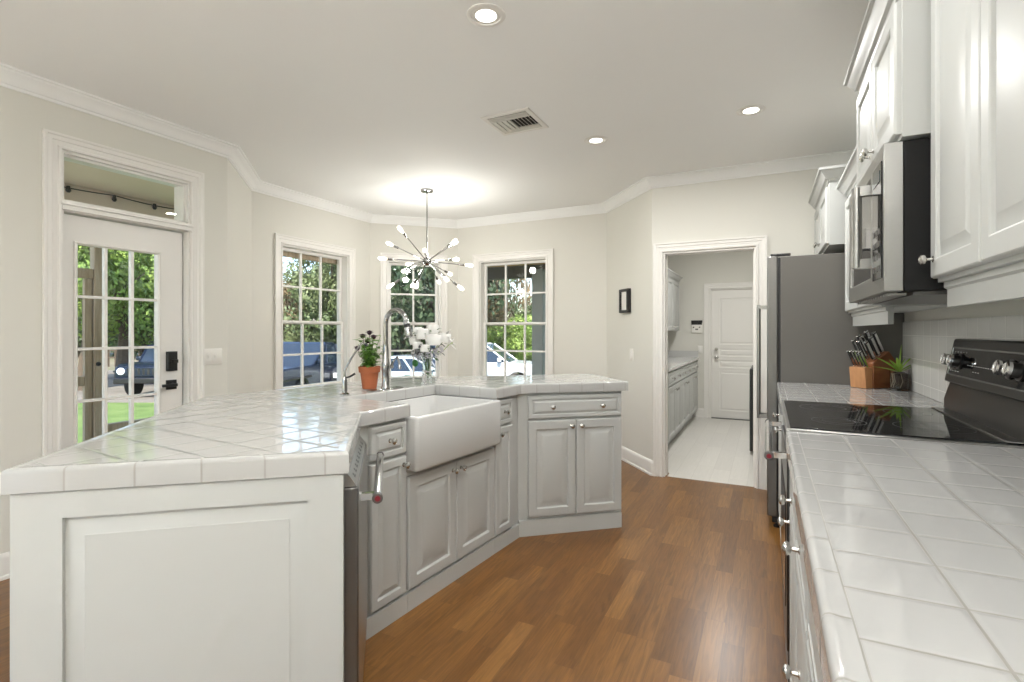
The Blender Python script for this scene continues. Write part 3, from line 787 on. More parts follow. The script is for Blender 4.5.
# ---- fridge
FY0, FY1 = 3.805, 4.690
fg = thing('fridge', 'tall refrigerator with dark grey side and stainless doors', 'fridge', (0.080, FY1, 0), -PI/2)
FWD = FY1-FY0
MB().box(0.0, FWD, 0.0, XW-0.082, 0.035, 1.790).build('body', FRIDGE_SIDE, fg, bevel=0.004)
for a, b, hxx in ((0.002, FWD/2-0.004, FWD/2-0.045), (FWD/2+0.004, FWD-0.002, FWD/2+0.045)):
    d_ = MB().box(a, b, -0.080, -0.016, 0.075, 1.795).build('door', FRIDGEDOOR, fg, bevel=0.008)
    hb = MB().tube([(hxx, -0.135, 0.66), (hxx, -0.135, 1.49)], 0.013, 14)
    for zz in (0.675, 1.475): hb.box(hxx-0.012, hxx+0.012, -0.138, -0.080, zz-0.012, zz+0.012)
    hb.build('handle', STEEL, d_)
MB().box(0.01, FWD-0.01, -0.016, 0.0, 0.08, 1.785).build('door_gasket', BLACK, fg, smooth=False)
MB().box(0.01, FWD-0.01, -0.05, 0.0, 0.035, 0.070).build('toe_grille', BLACK, fg, bevel=0.003)
for xx in (0.04, FWD-0.04): MB().lathe([(0.022, 0), (0.022, 0.012), (0.012, 0.015), (0.012, 0.036)], (xx, -0.02, 0)).build('foot', BLACK, fg)
for xx in (0.03, FWD-0.07): MB().box(xx, xx+0.045, -0.06, 0.06, 1.796, 1.812).build('hinge_cover', BLACK, fg, bevel=0.004)

# ------------------------------------------------------------------ island: three legs of cabinets round a tiled worktop
A = (-1.498, 1.624); SA = 85.0
NA = 130.0; RA = 40.0
N0 = (A[0] + 0.718*math.cos(math.radians(-50)), A[1] + 0.718*math.sin(math.radians(-50)))
B = loc2w(A, SA, 1.297, 0)[:2]
E1 = loc2w(B, RA, 0.735, 0)[:2]
E2 = loc2w(B, RA, 0.735, 0.645)[:2]
NL = loc2w(N0, NA, 0, 0.800)[:2]
def isect(p, da, q, db):
    a = Vector((math.cos(math.radians(da)), math.sin(math.radians(da)))); b = Vector((math.cos(math.radians(db)), math.sin(math.radians(db))))
    d = Vector(q) - Vector(p); t = (d.x*b.y - d.y*b.x) / (a.x*b.y - a.y*b.x); return (p[0]+a.x*t, p[1]+a.y*t)
S0 = loc2w(A, SA, 0, 1.05)[:2]
BL = isect(NL, NA, S0, SA)
BR = isect(S0, SA, E2, RA)
SX0, SX1, SYB = 0.292, 1.016, 0.452          # sink cut-out
s1 = loc2w(A, SA, SX0, 0)[:2]; s2 = loc2w(A, SA, SX0, SYB)[:2]; s3 = loc2w(A, SA, SX1, SYB)[:2]; s4 = loc2w(A, SA, SX1, 0)[:2]
TILE_I = tile_mat('worktop_tile_island', 0.1275, math.radians(SA-90), (A[0], A[1]+0.02), col=(0.50, 0.495, 0.48), gcol=(0.18, 0.19, 0.17), grout=0.0036)
EDGE_I = tile_mat('worktop_edge_tile_island', (0.152, 0), 0, (0, 0), use_uv=True, gcol=(0.33, 0.315, 0.29), col=(0.47, 0.467, 0.452))
outer = [N0, NL, BL, BR, E2, E1, B, s4, s3, s2, s1, A]           # clockwise seen from above? checked below
wt = thing('tiled_worktop', 'large white tiled island worktop wrapping around the farmhouse sink', 'countertop', (0, 0, 0))
area = sum(outer[i][0]*outer[(i+1) % len(outer)][1]-outer[(i+1) % len(outer)][0]*outer[i][1] for i in range(len(outer)))
cw = outer if area < 0 else outer[::-1]     # clockwise: inside on the right, open side on the left
# edge strips want the open side on their right: walk counter-clockwise
ccw = cw[::-1]
inner = offset_path(cw, 0.0315, True)        # moved inwards
MBt = MB().prism(inner, ZU, ZC).build('tile_surface', TILE_I, wt, smooth=False)
i = ccw.index(s4)
edge_strip(ccw[i:] + ccw[:i], EDGE_I, wt, 0.071, closed=True)

def island(label, p, ang, x0, name='base_cabinet'):
    o = loc2w(p, ang, x0, 0)
    return thing(name, label, 'cabinet', (o[0], o[1], 0), math.radians(ang))
FACE = 0.030
# near leg: end cabinet with the big raised end panel, dishwasher, filler
ec = island('white island end cabinet with a large raised panel facing the viewer', N0, NA, 0.0)
NW = 0.800
MB().box(0.026, 0.044, 0.016, NW-0.014, 0.0, ZU-0.002).box(0.044, 0.70, 0.66, NW-0.014, 0.0, ZU-0.002).build('carcass', CAB, ec, bevel=0.001)
# raised panel: faces local -x
pn = MB().at((0.026, NW-0.014, 0), -PI/2)
pn.rings(0.0, NW-0.030, 0.0, ZU-0.002, [(0, -0.018), ((0.108, 0.092, 0.12, 0.066), -0.018), ((0.1085, 0.0925, 0.1205, 0.0665), -0.006), ((0.112, 0.096, 0.124, 0.070), -0.006), ((0.152, 0.136, 0.164, 0.110), -0.015), ((0.155, 0.139, 0.167, 0.113), -0.0165)], back=0.0)
pn.build('end_panel', CAB, ec, angle=18)
dw = thing('dishwasher', 'stainless dishwasher with a bar handle built into the island near leg', 'dishwasher', (*loc2w(N0, NA, 0.048, 0)[:2], 0), math.radians(NA))
DWW = 0.600
MB().box(0.0, DWW, 0.034, 0.60, 0.10, 0.895).build('tub', DARKSTEEL, dw, smooth=False)
dd = MB().box(0.002, DWW-0.002, -0.022, 0.032, 0.115, 0.852).build('door', DARKSTEEL, dw, bevel=0.005)
MB().box(0.006, DWW-0.006, -0.0235, -0.022, 0.125, 0.845).build('door_skin', STEEL, dd, smooth=False)
cpn = MB().xprism([(-0.018, 0.854), (0.030, 0.854), (0.030, 0.896), (0.010, 0.896)], 0.002, DWW-0.002).build('control_strip', STEEL, dw, smooth=False)
ks = MB()
sl = Vector((0, 0.028, 0.042)).normalized(); nn = Vector((0, -0.042, 0.028)).normalized()
for i in range(9):
    c0 = Vector((0.05+i*0.056, -0.018, 0.854)) + sl*0.014 + nn*0.0006
    for dx, w_, hh in ((0, 0.030, 0.010), (0.0, 0.018, 0.018)):
        a0 = c0 + sl*(hh - 0.010)
        vs = [a0, a0+Vector((w_, 0, 0)), a0+Vector((w_, 0, 0))+sl*0.006, a0+sl*0.006]
        ks.add([tuple(v) for v in vs], [(0, 1, 2, 3)])
ks.build('control_marks', BLACK, cpn, smooth=False)
bar_handle(dw, 0.035, DWW-0.02, -0.023, 0.805, 0.052, 0.014)
MB().box(0.004, DWW-0.004, 0.03, 0.05, 0.0, 0.10).build('toe_kick', BLACK, dw, smooth=False)
fil = MB().box(0.652, 0.700, FACE, 0.62, 0.0, ZU-0.002)
fil.build('filler_panel', CAB, ec, bevel=0.001)

def face_cab(t, w, items, z1=ZU-0.002, depth=0.50, x0=0.0, toe=0.032, xend=None):
    carcass(t, 0.001, (xend or w)-0.001, FACE+0.0, depth, 0.112, z1, toe=toe)
sy = FACE
c1 = island('narrow white island cabinet between the dishwasher and the sink', A, SA, 0.0)
MB().box(0.012, 0.288, sy, 0.60, 0.085, ZU-0.002).build('carcass', CAB, c1, bevel=0.001)
MB().box(0.024, 0.288, sy-0.016, 0.60, 0.0, 0.0845).build('toe_kick', CAB, c1, smooth=False)
door_part(c1, 0.062, 0.280, 0.742, 0.888, (0.172, 0.815), 'drawer', y=sy)
door_part(c1, 0.062, 0.280, 0.098, 0.728, (0.258, 0.690), y=sy, k=0.72)
c2 = island('white two-door sink cabinet under the farmhouse sink', A, SA, 0.290)
MB().box(0.0, 0.728, sy, 0.60, 0.085, 0.644).build('carcass', CAB, c2, bevel=0.001)
MB().box(0.0, 0.728, sy-0.016, 0.60, 0.0, 0.0845).build('toe_kick', CAB, c2, smooth=False)
door_part(c2, 0.004, 0.362, 0.098, 0.622, (0.330, 0.580), y=sy)
door_part(c2, 0.366, 0.725, 0.098, 0.622, (0.398, 0.580), y=sy)
c3 = island('narrow white island cabinet between the sink and the inner corner', A, SA, 1.020)
MB().box(0.0, 0.2885, sy, 0.60, 0.085, ZU-0.002).build('carcass', CAB, c3, bevel=0.001)
MB().box(0.0, 0.2825, sy-0.016, 0.60, 0.0, 0.0845).build('toe_kick', CAB, c3, smooth=False)
door_part(c3, 0.006, 0.200, 0.742, 0.888, (0.105, 0.815), 'drawer', y=sy)
door_part(c3, 0.006, 0.200, 0.098, 0.728, (0.040, 0.690), y=sy, k=0.72)
c4 = island('white island cabinet with one wide drawer over two doors, at the far end', B, RA, 0.0)
MB().box(-0.0115, 0.700, FACE, 0.60, 0.100, ZU-0.002).build('carcass', CAB, c4, bevel=0.001)
MB().box(-0.0055, 0.694, FACE-0.016, 0.60, 0.0, 0.0995).build('toe_kick', CAB, c4, smooth=False)
door_part(c4, 0.052, 0.694, 0.742, 0.888, ((0.21, 0.815), (0.55, 0.815)), 'drawer', y=FACE)
door_part(c4, 0.052, 0.371, 0.116, 0.728, (0.340, 0.690), y=FACE)
door_part(c4, 0.375, 0.694, 0.116, 0.728, (0.405, 0.690), y=FACE)
# panelled back of the island
bp_poly = [loc2w(A, SA, -0.02, 0.62)[:2], loc2w(A, SA, -0.35, 0.84)[:2], loc2w(A, SA, 1.62, 0.84)[:2], loc2w(A, SA, 1.34, 0.62)[:2]]
o = MB().prism(bp_poly, 0.0, ZU-0.002).build('base_cabinet', CAB, None, smooth=False)
tag(o, 'plain white back of the island, facing the windows', 'cabinet')

# ---- farmhouse sink
sk = thing('farmhouse_sink', 'white apron-front farmhouse sink set into the island', 'sink', (*loc2w(A, SA, SX0, 0)[:2], 0), math.radians(SA))
SWD = SX1-SX0; SZ0, SZ1 = 0.648, 0.9035
def sink_mesh():
    bm = bmesh.new()
    def ring(x0, x1, y0, y1, z, r, n=6):
        pts = []
        for cx, cy, a0 in ((x1-r, y0+r, -PI/2), (x1-r, y1-r, 0), (x0+r, y1-r, PI/2), (x0+r, y0+r, PI)):
            for i in range(n+1):
                t = a0 + PI/2*i/n; pts.append(bm.verts.new((cx+r*math.cos(t), cy+r*math.sin(t), z)))
        return pts
    g = 0.0
    fy, by = -0.040, 0.475
    X0, X1 = 0.002, SWD-0.002
    R = [ring(X0+0.014, X1-0.014, fy+0.014, by-0.014, SZ0, 0.012), ring(X0+0.004, X1-0.004, fy+0.004, by-0.004, SZ0+0.005, 0.02), ring(X0, X1, fy, by, SZ0+0.016, 0.022),
         ring(X0, X1, fy, by, SZ1-0.012, 0.022), ring(X0+0.003, X1-0.003, fy+0.003, by-0.003, SZ1-0.003, 0.022), ring(X0+0.010, X1-0.010, fy+0.010, by-0.010, SZ1, 0.02),
         ring(X0+0.026, X1-0.026, fy+0.026, by-0.032, SZ1-0.001, 0.035), ring(X0+0.031, X1-0.031, fy+0.032, by-0.037, SZ1-0.010, 0.035),
         ring(X0+0.038, X1-0.038, fy+0.040, by-0.044, SZ0+0.055, 0.05), ring(X0+0.060, X1-0.060, fy+0.060, by-0.064, SZ0+0.032, 0.05), ring(X0+0.20, X1-0.20, fy+0.18, by-0.18, SZ0+0.027, 0.03)]
    for a, b in zip(R, R[1:]):
        n = len(a)
        for i in range(n): bm.faces.new((a[i], a[(i+1) % n], b[(i+1) % n], b[i]))
    bm.faces.new(R[0][::-1]); bm.faces.new(R[-1])
    bmesh.ops.recalc_face_normals(bm, faces=bm.faces)
    me = bpy.data.meshes.new('basin'); bm.to_mesh(me); bm.free(); me.materials.append(PORCELAIN); me.shade_smooth(); me.set_sharp_from_angle(angle=math.radians(50))
    o = bpy.data.objects.new('basin', me); COL.objects.link(o); o.parent = sk; return o
sink_mesh()
MB().lathe([(0.045, 0), (0.045, 0.003), (0.036, 0.004), (0.030, 0.001), (0, 0.001)], (SWD/2, 0.22, SZ0+0.0275)).build('drain', CHROME, sk)

# ------------------------------------------------------------------ on the island: faucets, plant, bouquet
def S(x, y): return loc2w(A, SA, x, y)[:2]
def spot(px, d):                                # a place d metres ahead on the bearing of a column of the frame
    s = d * (px - 512) / 514.0
    return (-d*math.sin(TH) + s*math.cos(TH), d*math.cos(TH) + s*math.sin(TH))
sa = math.radians(SA)
ZT = ZC
def arc(c, r, a0, a1, n, plane='yz'):
    out = []
    for i in range(n+1):
        t = a0 + (a1-a0)*i/n; out.append((c[0], c[1]+r*math.cos(t), c[2]+r*math.sin(t)))
    return out
fx, fy = -1.955, 2.315
fc = thing('kitchen_faucet', 'tall chrome gooseneck pull-down faucet behind the sink', 'faucet', (fx, fy, ZT+0.0005), sa)
MB().box(-0.120, 0.120, -0.026, 0.030, 0.0, 0.006).build('deck_plate', DCHROME, fc, bevel=0.004)
MB().lathe([(0.027, 0.006), (0.027, 0.012), (0.022, 0.020), (0.0205, 0.10), (0.0235, 0.112), (0.0235, 0.150), (0.019, 0.160), (0.0175, 0.235), (0.0155, 0.245), (0.0155, 0.26)], n=24).build('body', DCHROME, fc)
R_ = 0.078
pts = [(0, 0, 0.255), (0, 0, 0.35)] + arc((0, -R_, 0.375), R_, 0, PI*0.93, 22)[0:]
end = pts[-1]
MB().tube(pts, 0.0135, 16).build('spout', DCHROME, fc)
pv = (Vector(pts[-1]) - Vector(pts[-2])).normalized()
hd = MB().lathe([(0.0145, -0.004), (0.017, 0.004), (0.017, 0.020), (0.0195, 0.045), (0.021, 0.085), (0.0185, 0.094), (0, 0.094)], tuple(Vector(end)), tuple(pv), 20).build('spray_head', DCHROME, fc)
MB().lathe([(0.0178, 0.022), (0.0200, 0.040)], tuple(Vector(end)), tuple(pv), 20).build('grip_band', BLACK, hd)
MB().lathe([(0.012, 0), (0.012, 0.032), (0.010, 0.036), (0, 0.036)], (0.018, 0, 0.128), 'x', 16).tube([(0.044, -0.002, 0.134), (0.052, -0.012, 0.165), (0.050, -0.040, 0.185), (0.046, -0.062, 0.150), (0.044, -0.066, 0.118)], [0.0075, 0.0065, 0.0058, 0.0065, 0.0095], 10).build('lever', DCHROME, fc)

wf = thing('filtered_water_tap', 'slim bent chrome water tap at the left of the sink', 'tap', (-1.995, 2.035, ZT+0.0005), sa)
MB().lathe([(0.025, 0), (0.025, 0.004), (0.014, 0.010), (0.014, 0.075), (0.011, 0.085), (0.008, 0.095)], n=20).build('body', DCHROME, wf)
MB().tube([(0.0, 0, 0.09), (0.0, 0.0, 0.125), (0.022, -0.026, 0.19), (0.052, -0.060, 0.262), (0.064, -0.074, 0.272), (0.070, -0.082, 0.262)], 0.0055, 10).build('spout', DCHROME, wf)
MB().lathe([(0.007, 0), (0.010, 0.006), (0.010, 0.016), (0, 0.016)], (0.068, -0.079, 0.268), (0.45, -0.55, -0.7), 12).build('outlet_tip', BLACK, wf)
MB().tube([(0.0, -0.01, 0.088), (0.016, -0.024, 0.094), (0.034, -0.042, 0.110)], [0.004, 0.005, 0.006], 8).build('lever', BLACK, wf)

sd = thing('soap_dispenser', 'small chrome soap pump beside the sink in front of the flower vase', 'soap dispenser', (*S(0.985, 0.52), ZT+0.0005), sa)
MB().lathe([(0.022, 0), (0.022, 0.006), (0.013, 0.012), (0.013, 0.040), (0.017, 0.048), (0.017, 0.062), (0.010, 0.066), (0.008, 0.080), (0, 0.080)], n=20).build('body', CHROME, sd)
MB().tube([(0, 0, 0.074), (0, -0.03, 0.080), (0, -0.052, 0.074)], 0.005, 10).lathe([(0.013, 0.078), (0.013, 0.088), (0, 0.090)], n=16).build('pump_spout', CHROME, sd)

def leaf(mb, p, d, L, w, droop=0.2, up=Vector((0, 0, 1)), n=4, fold=0.15):
    p = Vector(p); d = Vector(d).normalized(); side = d.cross(up)
    if side.length < 1e-3: side = Vector((1, 0, 0))
    side.normalize(); nrm = side.cross(d).normalized()
    vs = []; c = p.copy(); dd = d.copy()
    for i in range(n+1):
        t = i/n; ww = w * math.sin(PI*min(0.97, 0.12+0.88*t))**0.8 * (1 if t < 0.98 else 0.15)
        vs += [tuple(c - side*ww*0.5 + nrm*ww*fold), tuple(c), tuple(c + side*ww*0.5 + nrm*ww*fold)]
        dd = (dd - Vector((0, 0, droop/n))).normalized(); c = c + dd*L/n
    fs = []
    for i in range(n):
        a = i*3; fs += [(a, a+1, a+4, a+3), (a+1, a+2, a+5, a+4)]
    mb.add(vs, fs)

rnd = random.Random(3)
pp = thing('potted_plant', 'terracotta pot with a leafy green plant topped by dark blooms, left of the faucet', 'potted plant', (*spot(369.5, 2.985), ZT+0.0005))
MB().lathe([(0.036, 0), (0.040, 0.003), (0.052, 0.094), (0.060, 0.096), (0.063, 0.128), (0.058, 0.130), (0.054, 0.112), (0.050, 0.110)], n=28).build('pot', TERRA, pp)
MB().lathe([(0.0, 0.112), (0.052, 0.110), (0.052, 0.100), (0, 0.100)], n=20).build('soil', SOIL, pp)
st = MB(); lf = MB(); tips = []
for i in range(16):
    a = rnd.random()*2*PI; sp = rnd.uniform(0.02, 0.105); h = rnd.uniform(0.08, 0.20)
    b = (0.012*math.cos(a), 0.012*math.sin(a), 0.108); m_ = (sp*0.5*math.cos(a), sp*0.5*math.sin(a), 0.108+h*0.55); e = (sp*math.cos(a), sp*math.sin(a), 0.108+h)
    st.tube([b, m_, e], [0.0025, 0.002, 0.0012], 5); tips.append(e)
    for k in range(13):
        t = rnd.uniform(0.15, 1.0); q = Vector(m_).lerp(Vector(e), (t-0.5)*2) if t > 0.5 else Vector(b).lerp(Vector(m_), t*2)
        aa = rnd.random()*2*PI; leaf(lf, q, (math.cos(aa), math.sin(aa), rnd.uniform(-0.1, 0.7)), rnd.uniform(0.038, 0.060), rnd.uniform(0.020, 0.030), 0.6)
st.build('stems', LEAF, pp); lf.build('leaves', mat('plant_leaf', (0.16, 0.33, 0.05), 0.45, noise=0.3, nscale=40), pp, merge=False)
ux, uy = math.cos(TH), math.sin(TH)     # sideways in the room, across the view
for dx, dz in ((-0.070, 0.235), (-0.040, 0.305), (0.024, 0.300), (0.000, 0.325), (-0.012, 0.275)):
    b = MB(); c = Vector((dx*ux, dx*uy, dz)); b.tube([(dx*0.3*ux, dx*0.3*uy, 0.16), (dx*0.8*ux, dx*0.8*uy, dz-0.05), tuple(c)], 0.0015, 5)
    for k in range(12):
        a = 2*PI*k/12; leaf(b, c, (math.cos(a), math.sin(a), 0.3+0.5*(k % 2)), 0.026, 0.018, 0.5)
    b.ball(tuple(c), 0.014, 8, 6); b.build('bloom', DPETAL, pp, merge=False)

vx, vy = spot(427, 3.67)
va = thing('flower_vase', 'clear glass vase holding the white bouquet on the far island counter', 'vase', (vx, vy, ZT+0.0005))
VG = mat('vase_glass', (0.9, 0.95, 0.93), 0.02, trans=1.0, ior=1.33)
MB().lathe([(0.0, 0.0), (0.032, 0.0), (0.036, 0.006), (0.030, 0.06), (0.034, 0.13), (0.045, 0.185), (0.042, 0.185), (0.031, 0.13), (0.027, 0.06), (0.030, 0.012), (0, 0.010)], n=28).build('glass', VG, va)
bq = thing('flower_bouquet', 'bouquet of white roses, lilies and pale hydrangea in the glass vase', 'flowers', (vx, vy, ZT+0.014))
sm = MB()
heads = [(-0.080, 0.02, 0.245, 0.050), (-0.020, -0.03, 0.290, 0.062), (0.048, -0.06, 0.250, 0.066), (0.110, 0.0, 0.265, 0.055), (-0.050, -0.06, 0.215, 0.042), (0.035, 0.02, 0.325, 0.055), (0.0, -0.09, 0.195, 0.042), (-0.06, 0.03, 0.315, 0.045)]
def place(dx, dy): return (dx*ux - dy*uy, dx*uy + dy*ux)
for hx_, hy_, hz_, hr in heads:
    x, y = place(hx_, hy_); sm.tube([(x*0.1, y*0.1, 0.01), (x*0.25, y*0.25, 0.15), (x, y, hz_-hr*0.5)], 0.0025, 6)
for i in range(12):
    a = rnd.random()*2*PI; sm.tube([(0.012*math.cos(a), 0.012*math.sin(a), 0.005), (0.02*math.cos(a+1), 0.02*math.sin(a+1), 0.16)], 0.002, 5)
sm.build('stems', mat('stem_green', (0.07, 0.14, 0.04), 0.5), bq)
def petal_shell(b, c, d, R, wa, ha, flare):
    """a cupped petal: a patch of a sphere of radius R about c, centred on direction d, its tip flaring out"""
    d = d.normalized(); side = d.cross(Vector((0, 0, 1)))
    if side.length < 1e-3: side = Vector((1, 0, 0))
    side.normalize(); up = side.cross(d).normalized(); vs = []; n = 4
    for i in range(n+1):
        v = -ha + 2*ha*i/n
        for j in range(n+1):
            u = (-wa + 2*wa*j/n) * (1.0 if i < n else 0.55)
            q = (d*math.cos(u)*math.cos(v) + side*math.sin(u) + up*math.sin(v)).normalized()
            rr = R*(1 + flare*max(0.0, (i/n-0.5))*1.4)
            vs.append(tuple(c + q*rr))
    b.add(vs, [(i*(n+1)+j, i*(n+1)+j+1, (i+1)*(n+1)+j+1, (i+1)*(n+1)+j) for i in range(n) for j in range(n)])
def rose(c, r, m, nm):
    b = MB(); c = Vector(c)
    b.ball(tuple(c), r*0.55, 12, 8)
    for lay, (n, rr, el, fl) in enumerate(((3, 0.62, 1.0, 0.15), (5, 0.75, 0.70, 0.25), (6, 0.88, 0.38, 0.35), (7, 0.98, 0.05, 0.40))):
        for k in range(n):
            a = 2*PI*(k+0.37*lay)/n + rnd.uniform(-0.15, 0.15)
            petal_shell(b, c, Vector((math.cos(a)*math.cos(el), math.sin(a)*math.cos(el), math.sin(el))), r*rr, 0.62, 0.62, fl)
    return b.build(nm, m, bq, merge=False)
for hx_, hy_, hz_, hr in heads:
    x, y = place(hx_*1.12, hy_); rose((x, y, hz_), hr*0.84, PETAL, 'white_rose')
def lily(c, d, r):
    b = MB(); d = Vector(d).normalized(); q = Vector((0, 0, 1)).rotation_difference(d)
    for k in range(6):
        a = 2*PI*k/6; v = q @ Vector((math.cos(a)*0.8, math.sin(a)*0.8, 0.75)); leaf(b, c, v, r, r*0.34, 0.5, fold=0.1)
    return b.build('lily', PETAL, bq, merge=False)
for hx_, hy_, hz_ in ((0.135, -0.01, 0.285), (-0.115, 0.0, 0.295), (0.155, 0.03, 0.225)):
    x, y = place(hx_, hy_); l_ = lily((x, y, hz_), (x, y, 0.05), 0.07)
    s_ = MB(); s_.tube([(x*0.2, y*0.2, 0.16), (x*0.7, y*0.7, hz_-0.05), (x, y, hz_)], 0.0025, 6); s_.tube([(x, y, hz_), (x*1.16, y*1.16, hz_+0.012)], 0.004, 6)
    s_.build('stamen', LEAFL, l_)
def puff(c, r, m, nm, n=70, lr=0.013):
    b = MB(); c = Vector(c)
    for k in range(n):
        v = Vector((rnd.gauss(0, 1), rnd.gauss(0, 1), rnd.gauss(0, 1))).normalized(); p = c + v*r*rnd.uniform(0.7, 1.0)
        t1 = v.orthogonal().normalized(); leaf(b, p, t1 + v*0.6, lr, lr*0.9, 0.2, up=v, n=2)
    return b.build(nm, m, bq, merge=False)
for hx_, hy_, hz_, hr in ((-0.03, -0.05, 0.145, 0.045), (0.045, -0.05, 0.165, 0.045), (0.085, -0.02, 0.185, 0.035), (-0.075, -0.03, 0.165, 0.030)):
    x, y = place(hx_, hy_); puff((x, y, hz_), hr, PETALG, 'hydrangea')
fo = MB()
for i in range(60):
    a = rnd.random()*2*PI; rr = rnd.uniform(0.02, 0.13); z = rnd.uniform(0.13, 0.33)
    leaf(fo, (rr*math.cos(a)*1.0, rr*math.sin(a)*0.8, z), (math.cos(a), math.sin(a), rnd.uniform(-0.3, 0.7)), rnd.uniform(0.03, 0.06), rnd.uniform(0.010, 0.02), 0.5)
fo.build('foliage', mat('bouquet_leaf', (0.10, 0.16, 0.07), 0.5, noise=0.3, nscale=40), bq, merge=False)
dk = MB()
for i in range(22):
    a = rnd.random()*2*PI; rr = rnd.uniform(0.03, 0.11); x, y, z = rr*math.cos(a), rr*math.sin(a), rnd.uniform(0.15, 0.23)
    leaf(dk, (x, y, z), (math.cos(a), math.sin(a), rnd.uniform(-0.6, 0.3)), 0.045, 0.02, 0.5)
dk.build('dark_leaves', mat('dark_leaf', (0.035, 0.03, 0.035), 0.5), bq, merge=False)
x, y = place(-0.075, -0.05)
MB().at((x, y, 0.095)).ball((0, 0, 0), 0.026, 12, 8, (1, 0.35, 1)).build('round_leaf', mat('round_leaf', (0.03, 0.14, 0.03), 0.5), bq)

# ------------------------------------------------------------------ knife block with knives, plant in a jar
WB1 = wood_mat('acacia_block', (0.20, 0.065, 0.022), (0.36, 0.14, 0.05), (4, 30, 14), 0.38)
WB2 = wood_mat('acacia_front', (0.42, 0.19, 0.075), (0.58, 0.29, 0.13), (18, 18, 5), 0.4)
kbx, kby = 0.560, 3.680
KR = math.radians(42)
kbk = thing('knife_block', 'brown wooden knife block on the worktop against the fridge side', 'knife block', (kbx, kby, ZC+0.001), KR)
# profile in x (left-right) and z; the knives lean to the left
MB().yprism([(-0.060, 0.0), (0.135, 0.0), (0.135, 0.135), (0.060, 0.215), (-0.060, 0.148)], -0.055, 0.055).build('block', WB1, kbk, bevel=0.003)
MB().yprism([(-0.108, 0.0), (-0.0605, 0.0), (-0.0605, 0.122), (-0.120, 0.122)], -0.050, 0.050).build('steak_knife_rack', WB2, kbk, bevel=0.003)
def knife(label, lx, ly, lz, L, r, tilt, big, cap=True, group=None):
    p = Matrix.Rotation(KR, 4, 'Z') @ Vector((lx, ly, lz))
    t = thing('kitchen_knife' if big else 'steak_knife', label, 'knife', (kbx+p.x, kby+p.y, ZC+0.001+p.z), KR, group)
    d = Vector((-math.sin(tilt), 0, math.cos(tilt)))
    q = Matrix.Rotation(-tilt, 4, 'Y')
    hb = MB(); hb.M = q
    w = r*0.72
    hb.prism([(-r, -w), (r, -w), (r, w), (-r, w)], 0.010, L)
    hb.build('handle', BLACK, t, bevel=r*0.45)
    bb = MB(); bb.M = q
    bb.box(-r*0.9, r*0.9, -w*0.8, w*0.8, 0.0, 0.011); bb.box(-r*0.8, r*0.8, -w*1.08, -w*1.0, 0.016, L-0.006)
    bb.build('bolster', CHROME, t, bevel=0.0008)
    cb_ = MB(); cb_.M = q; cb_.box(-r*1.02, r*1.02, -w*1.02, w*1.02, L-0.001, L+0.006)
    cb_.build('end_cap', CHROME, t, bevel=0.002)
    return t
words = ['nearest the viewer', 'second from the viewer', 'middle one', 'second from the wall side', 'at the back of the rack']
for i in range(5):
    knife('short steel-capped steak knife in the low rack, ' + words[i], -0.092+0.002*i, -0.042+0.021*i, 0.1235, 0.105, 0.0075, math.radians(30), False, group='steak knives in the low rack')
big = [(-0.034, -0.036, 0.120, 30, 'front lower slot'), (-0.034, 0.004, 0.125, 30, 'middle lower slot'), (-0.034, 0.040, 0.13, 30, 'rear lower slot'),
       (0.004, -0.036, 0.128, 30, 'front middle slot'), (0.004, 0.006, 0.132, 30, 'centre slot'), (0.004, 0.040, 0.135, 30, 'rear middle slot'),
       (0.040, -0.030, 0.135, 30, 'front top slot'), (0.040, 0.016, 0.142, 30, 'rear top slot')]
for lx, ly, L, an, w in big:
    z = 0.148 + (lx+0.060)*(0.067/0.12) + 0.0025
    knife('long black-handled kitchen knife in the ' + w + ' of the wooden block', lx, ly, z, L, 0.011, math.radians(an), True, group='large knives in the block')

jx, jy = 0.672, 3.585
jr = thing('jar_planter', 'glass jar planter with dark roots and a spiky green air plant beside the knife block', 'potted plant', (jx, jy, ZC+0.001))
MB().lathe([(0.0, 0.0), (0.042, 0.0), (0.045, 0.004), (0.045, 0.112), (0.047, 0.116), (0.0435, 0.116), (0.042, 0.110), (0.042, 0.006), (0, 0.005)], n=28).build('jar', mat('jar_glass', (0.95, 0.95, 0.93), 0.02, trans=1.0, ior=1.3), jr)
MB().lathe([(0, 0.008), (0.039, 0.008), (0.040, 0.095), (0.02, 0.105), (0, 0.105)], n=20).build('soil', SOIL, jr)
rt = MB()
for i in range(16):
    a = rnd.random()*2*PI; rt.tube([(0.0405*math.cos(a), 0.0405*math.sin(a), 0.012+0.02*rnd.random()), (0.0412*math.cos(a+0.3), 0.0412*math.sin(a+0.3), 0.05), (0.0402*math.cos(a+0.1), 0.0402*math.sin(a+0.1), 0.095)], 0.0014, 5)
rt.build('roots', mat('roots', (0.42, 0.36, 0.28), 0.8), jr)
lv = MB()
for dx, dz, L, w, dr_ in ((-0.9, 0.65, 0.17, 0.022, 0.25), (-0.95, 0.25, 0.19, 0.016, 0.15), (0.9, 0.75, 0.15, 0.018, 0.35), (0.75, 1.1, 0.14, 0.018, 0.4), (-0.5, 0.9, 0.10, 0.026, 0.2), (0.2, 1.3, 0.16, 0.010, -0.1), (0.1, 0.8, 0.09, 0.026, 0.3), (1.0, 0.35, 0.16, 0.012, -0.25), (-0.2, 0.7, 0.09, 0.026, 0.4)):
    leaf(lv, (0, 0, 0.100), (dx*ux+rnd.uniform(-0.15, 0.15), dx*uy-0.2*rnd.random(), dz), L, w, dr_, n=8, fold=0.25)
lv.build('leaves', LEAFL, jr, merge=False)

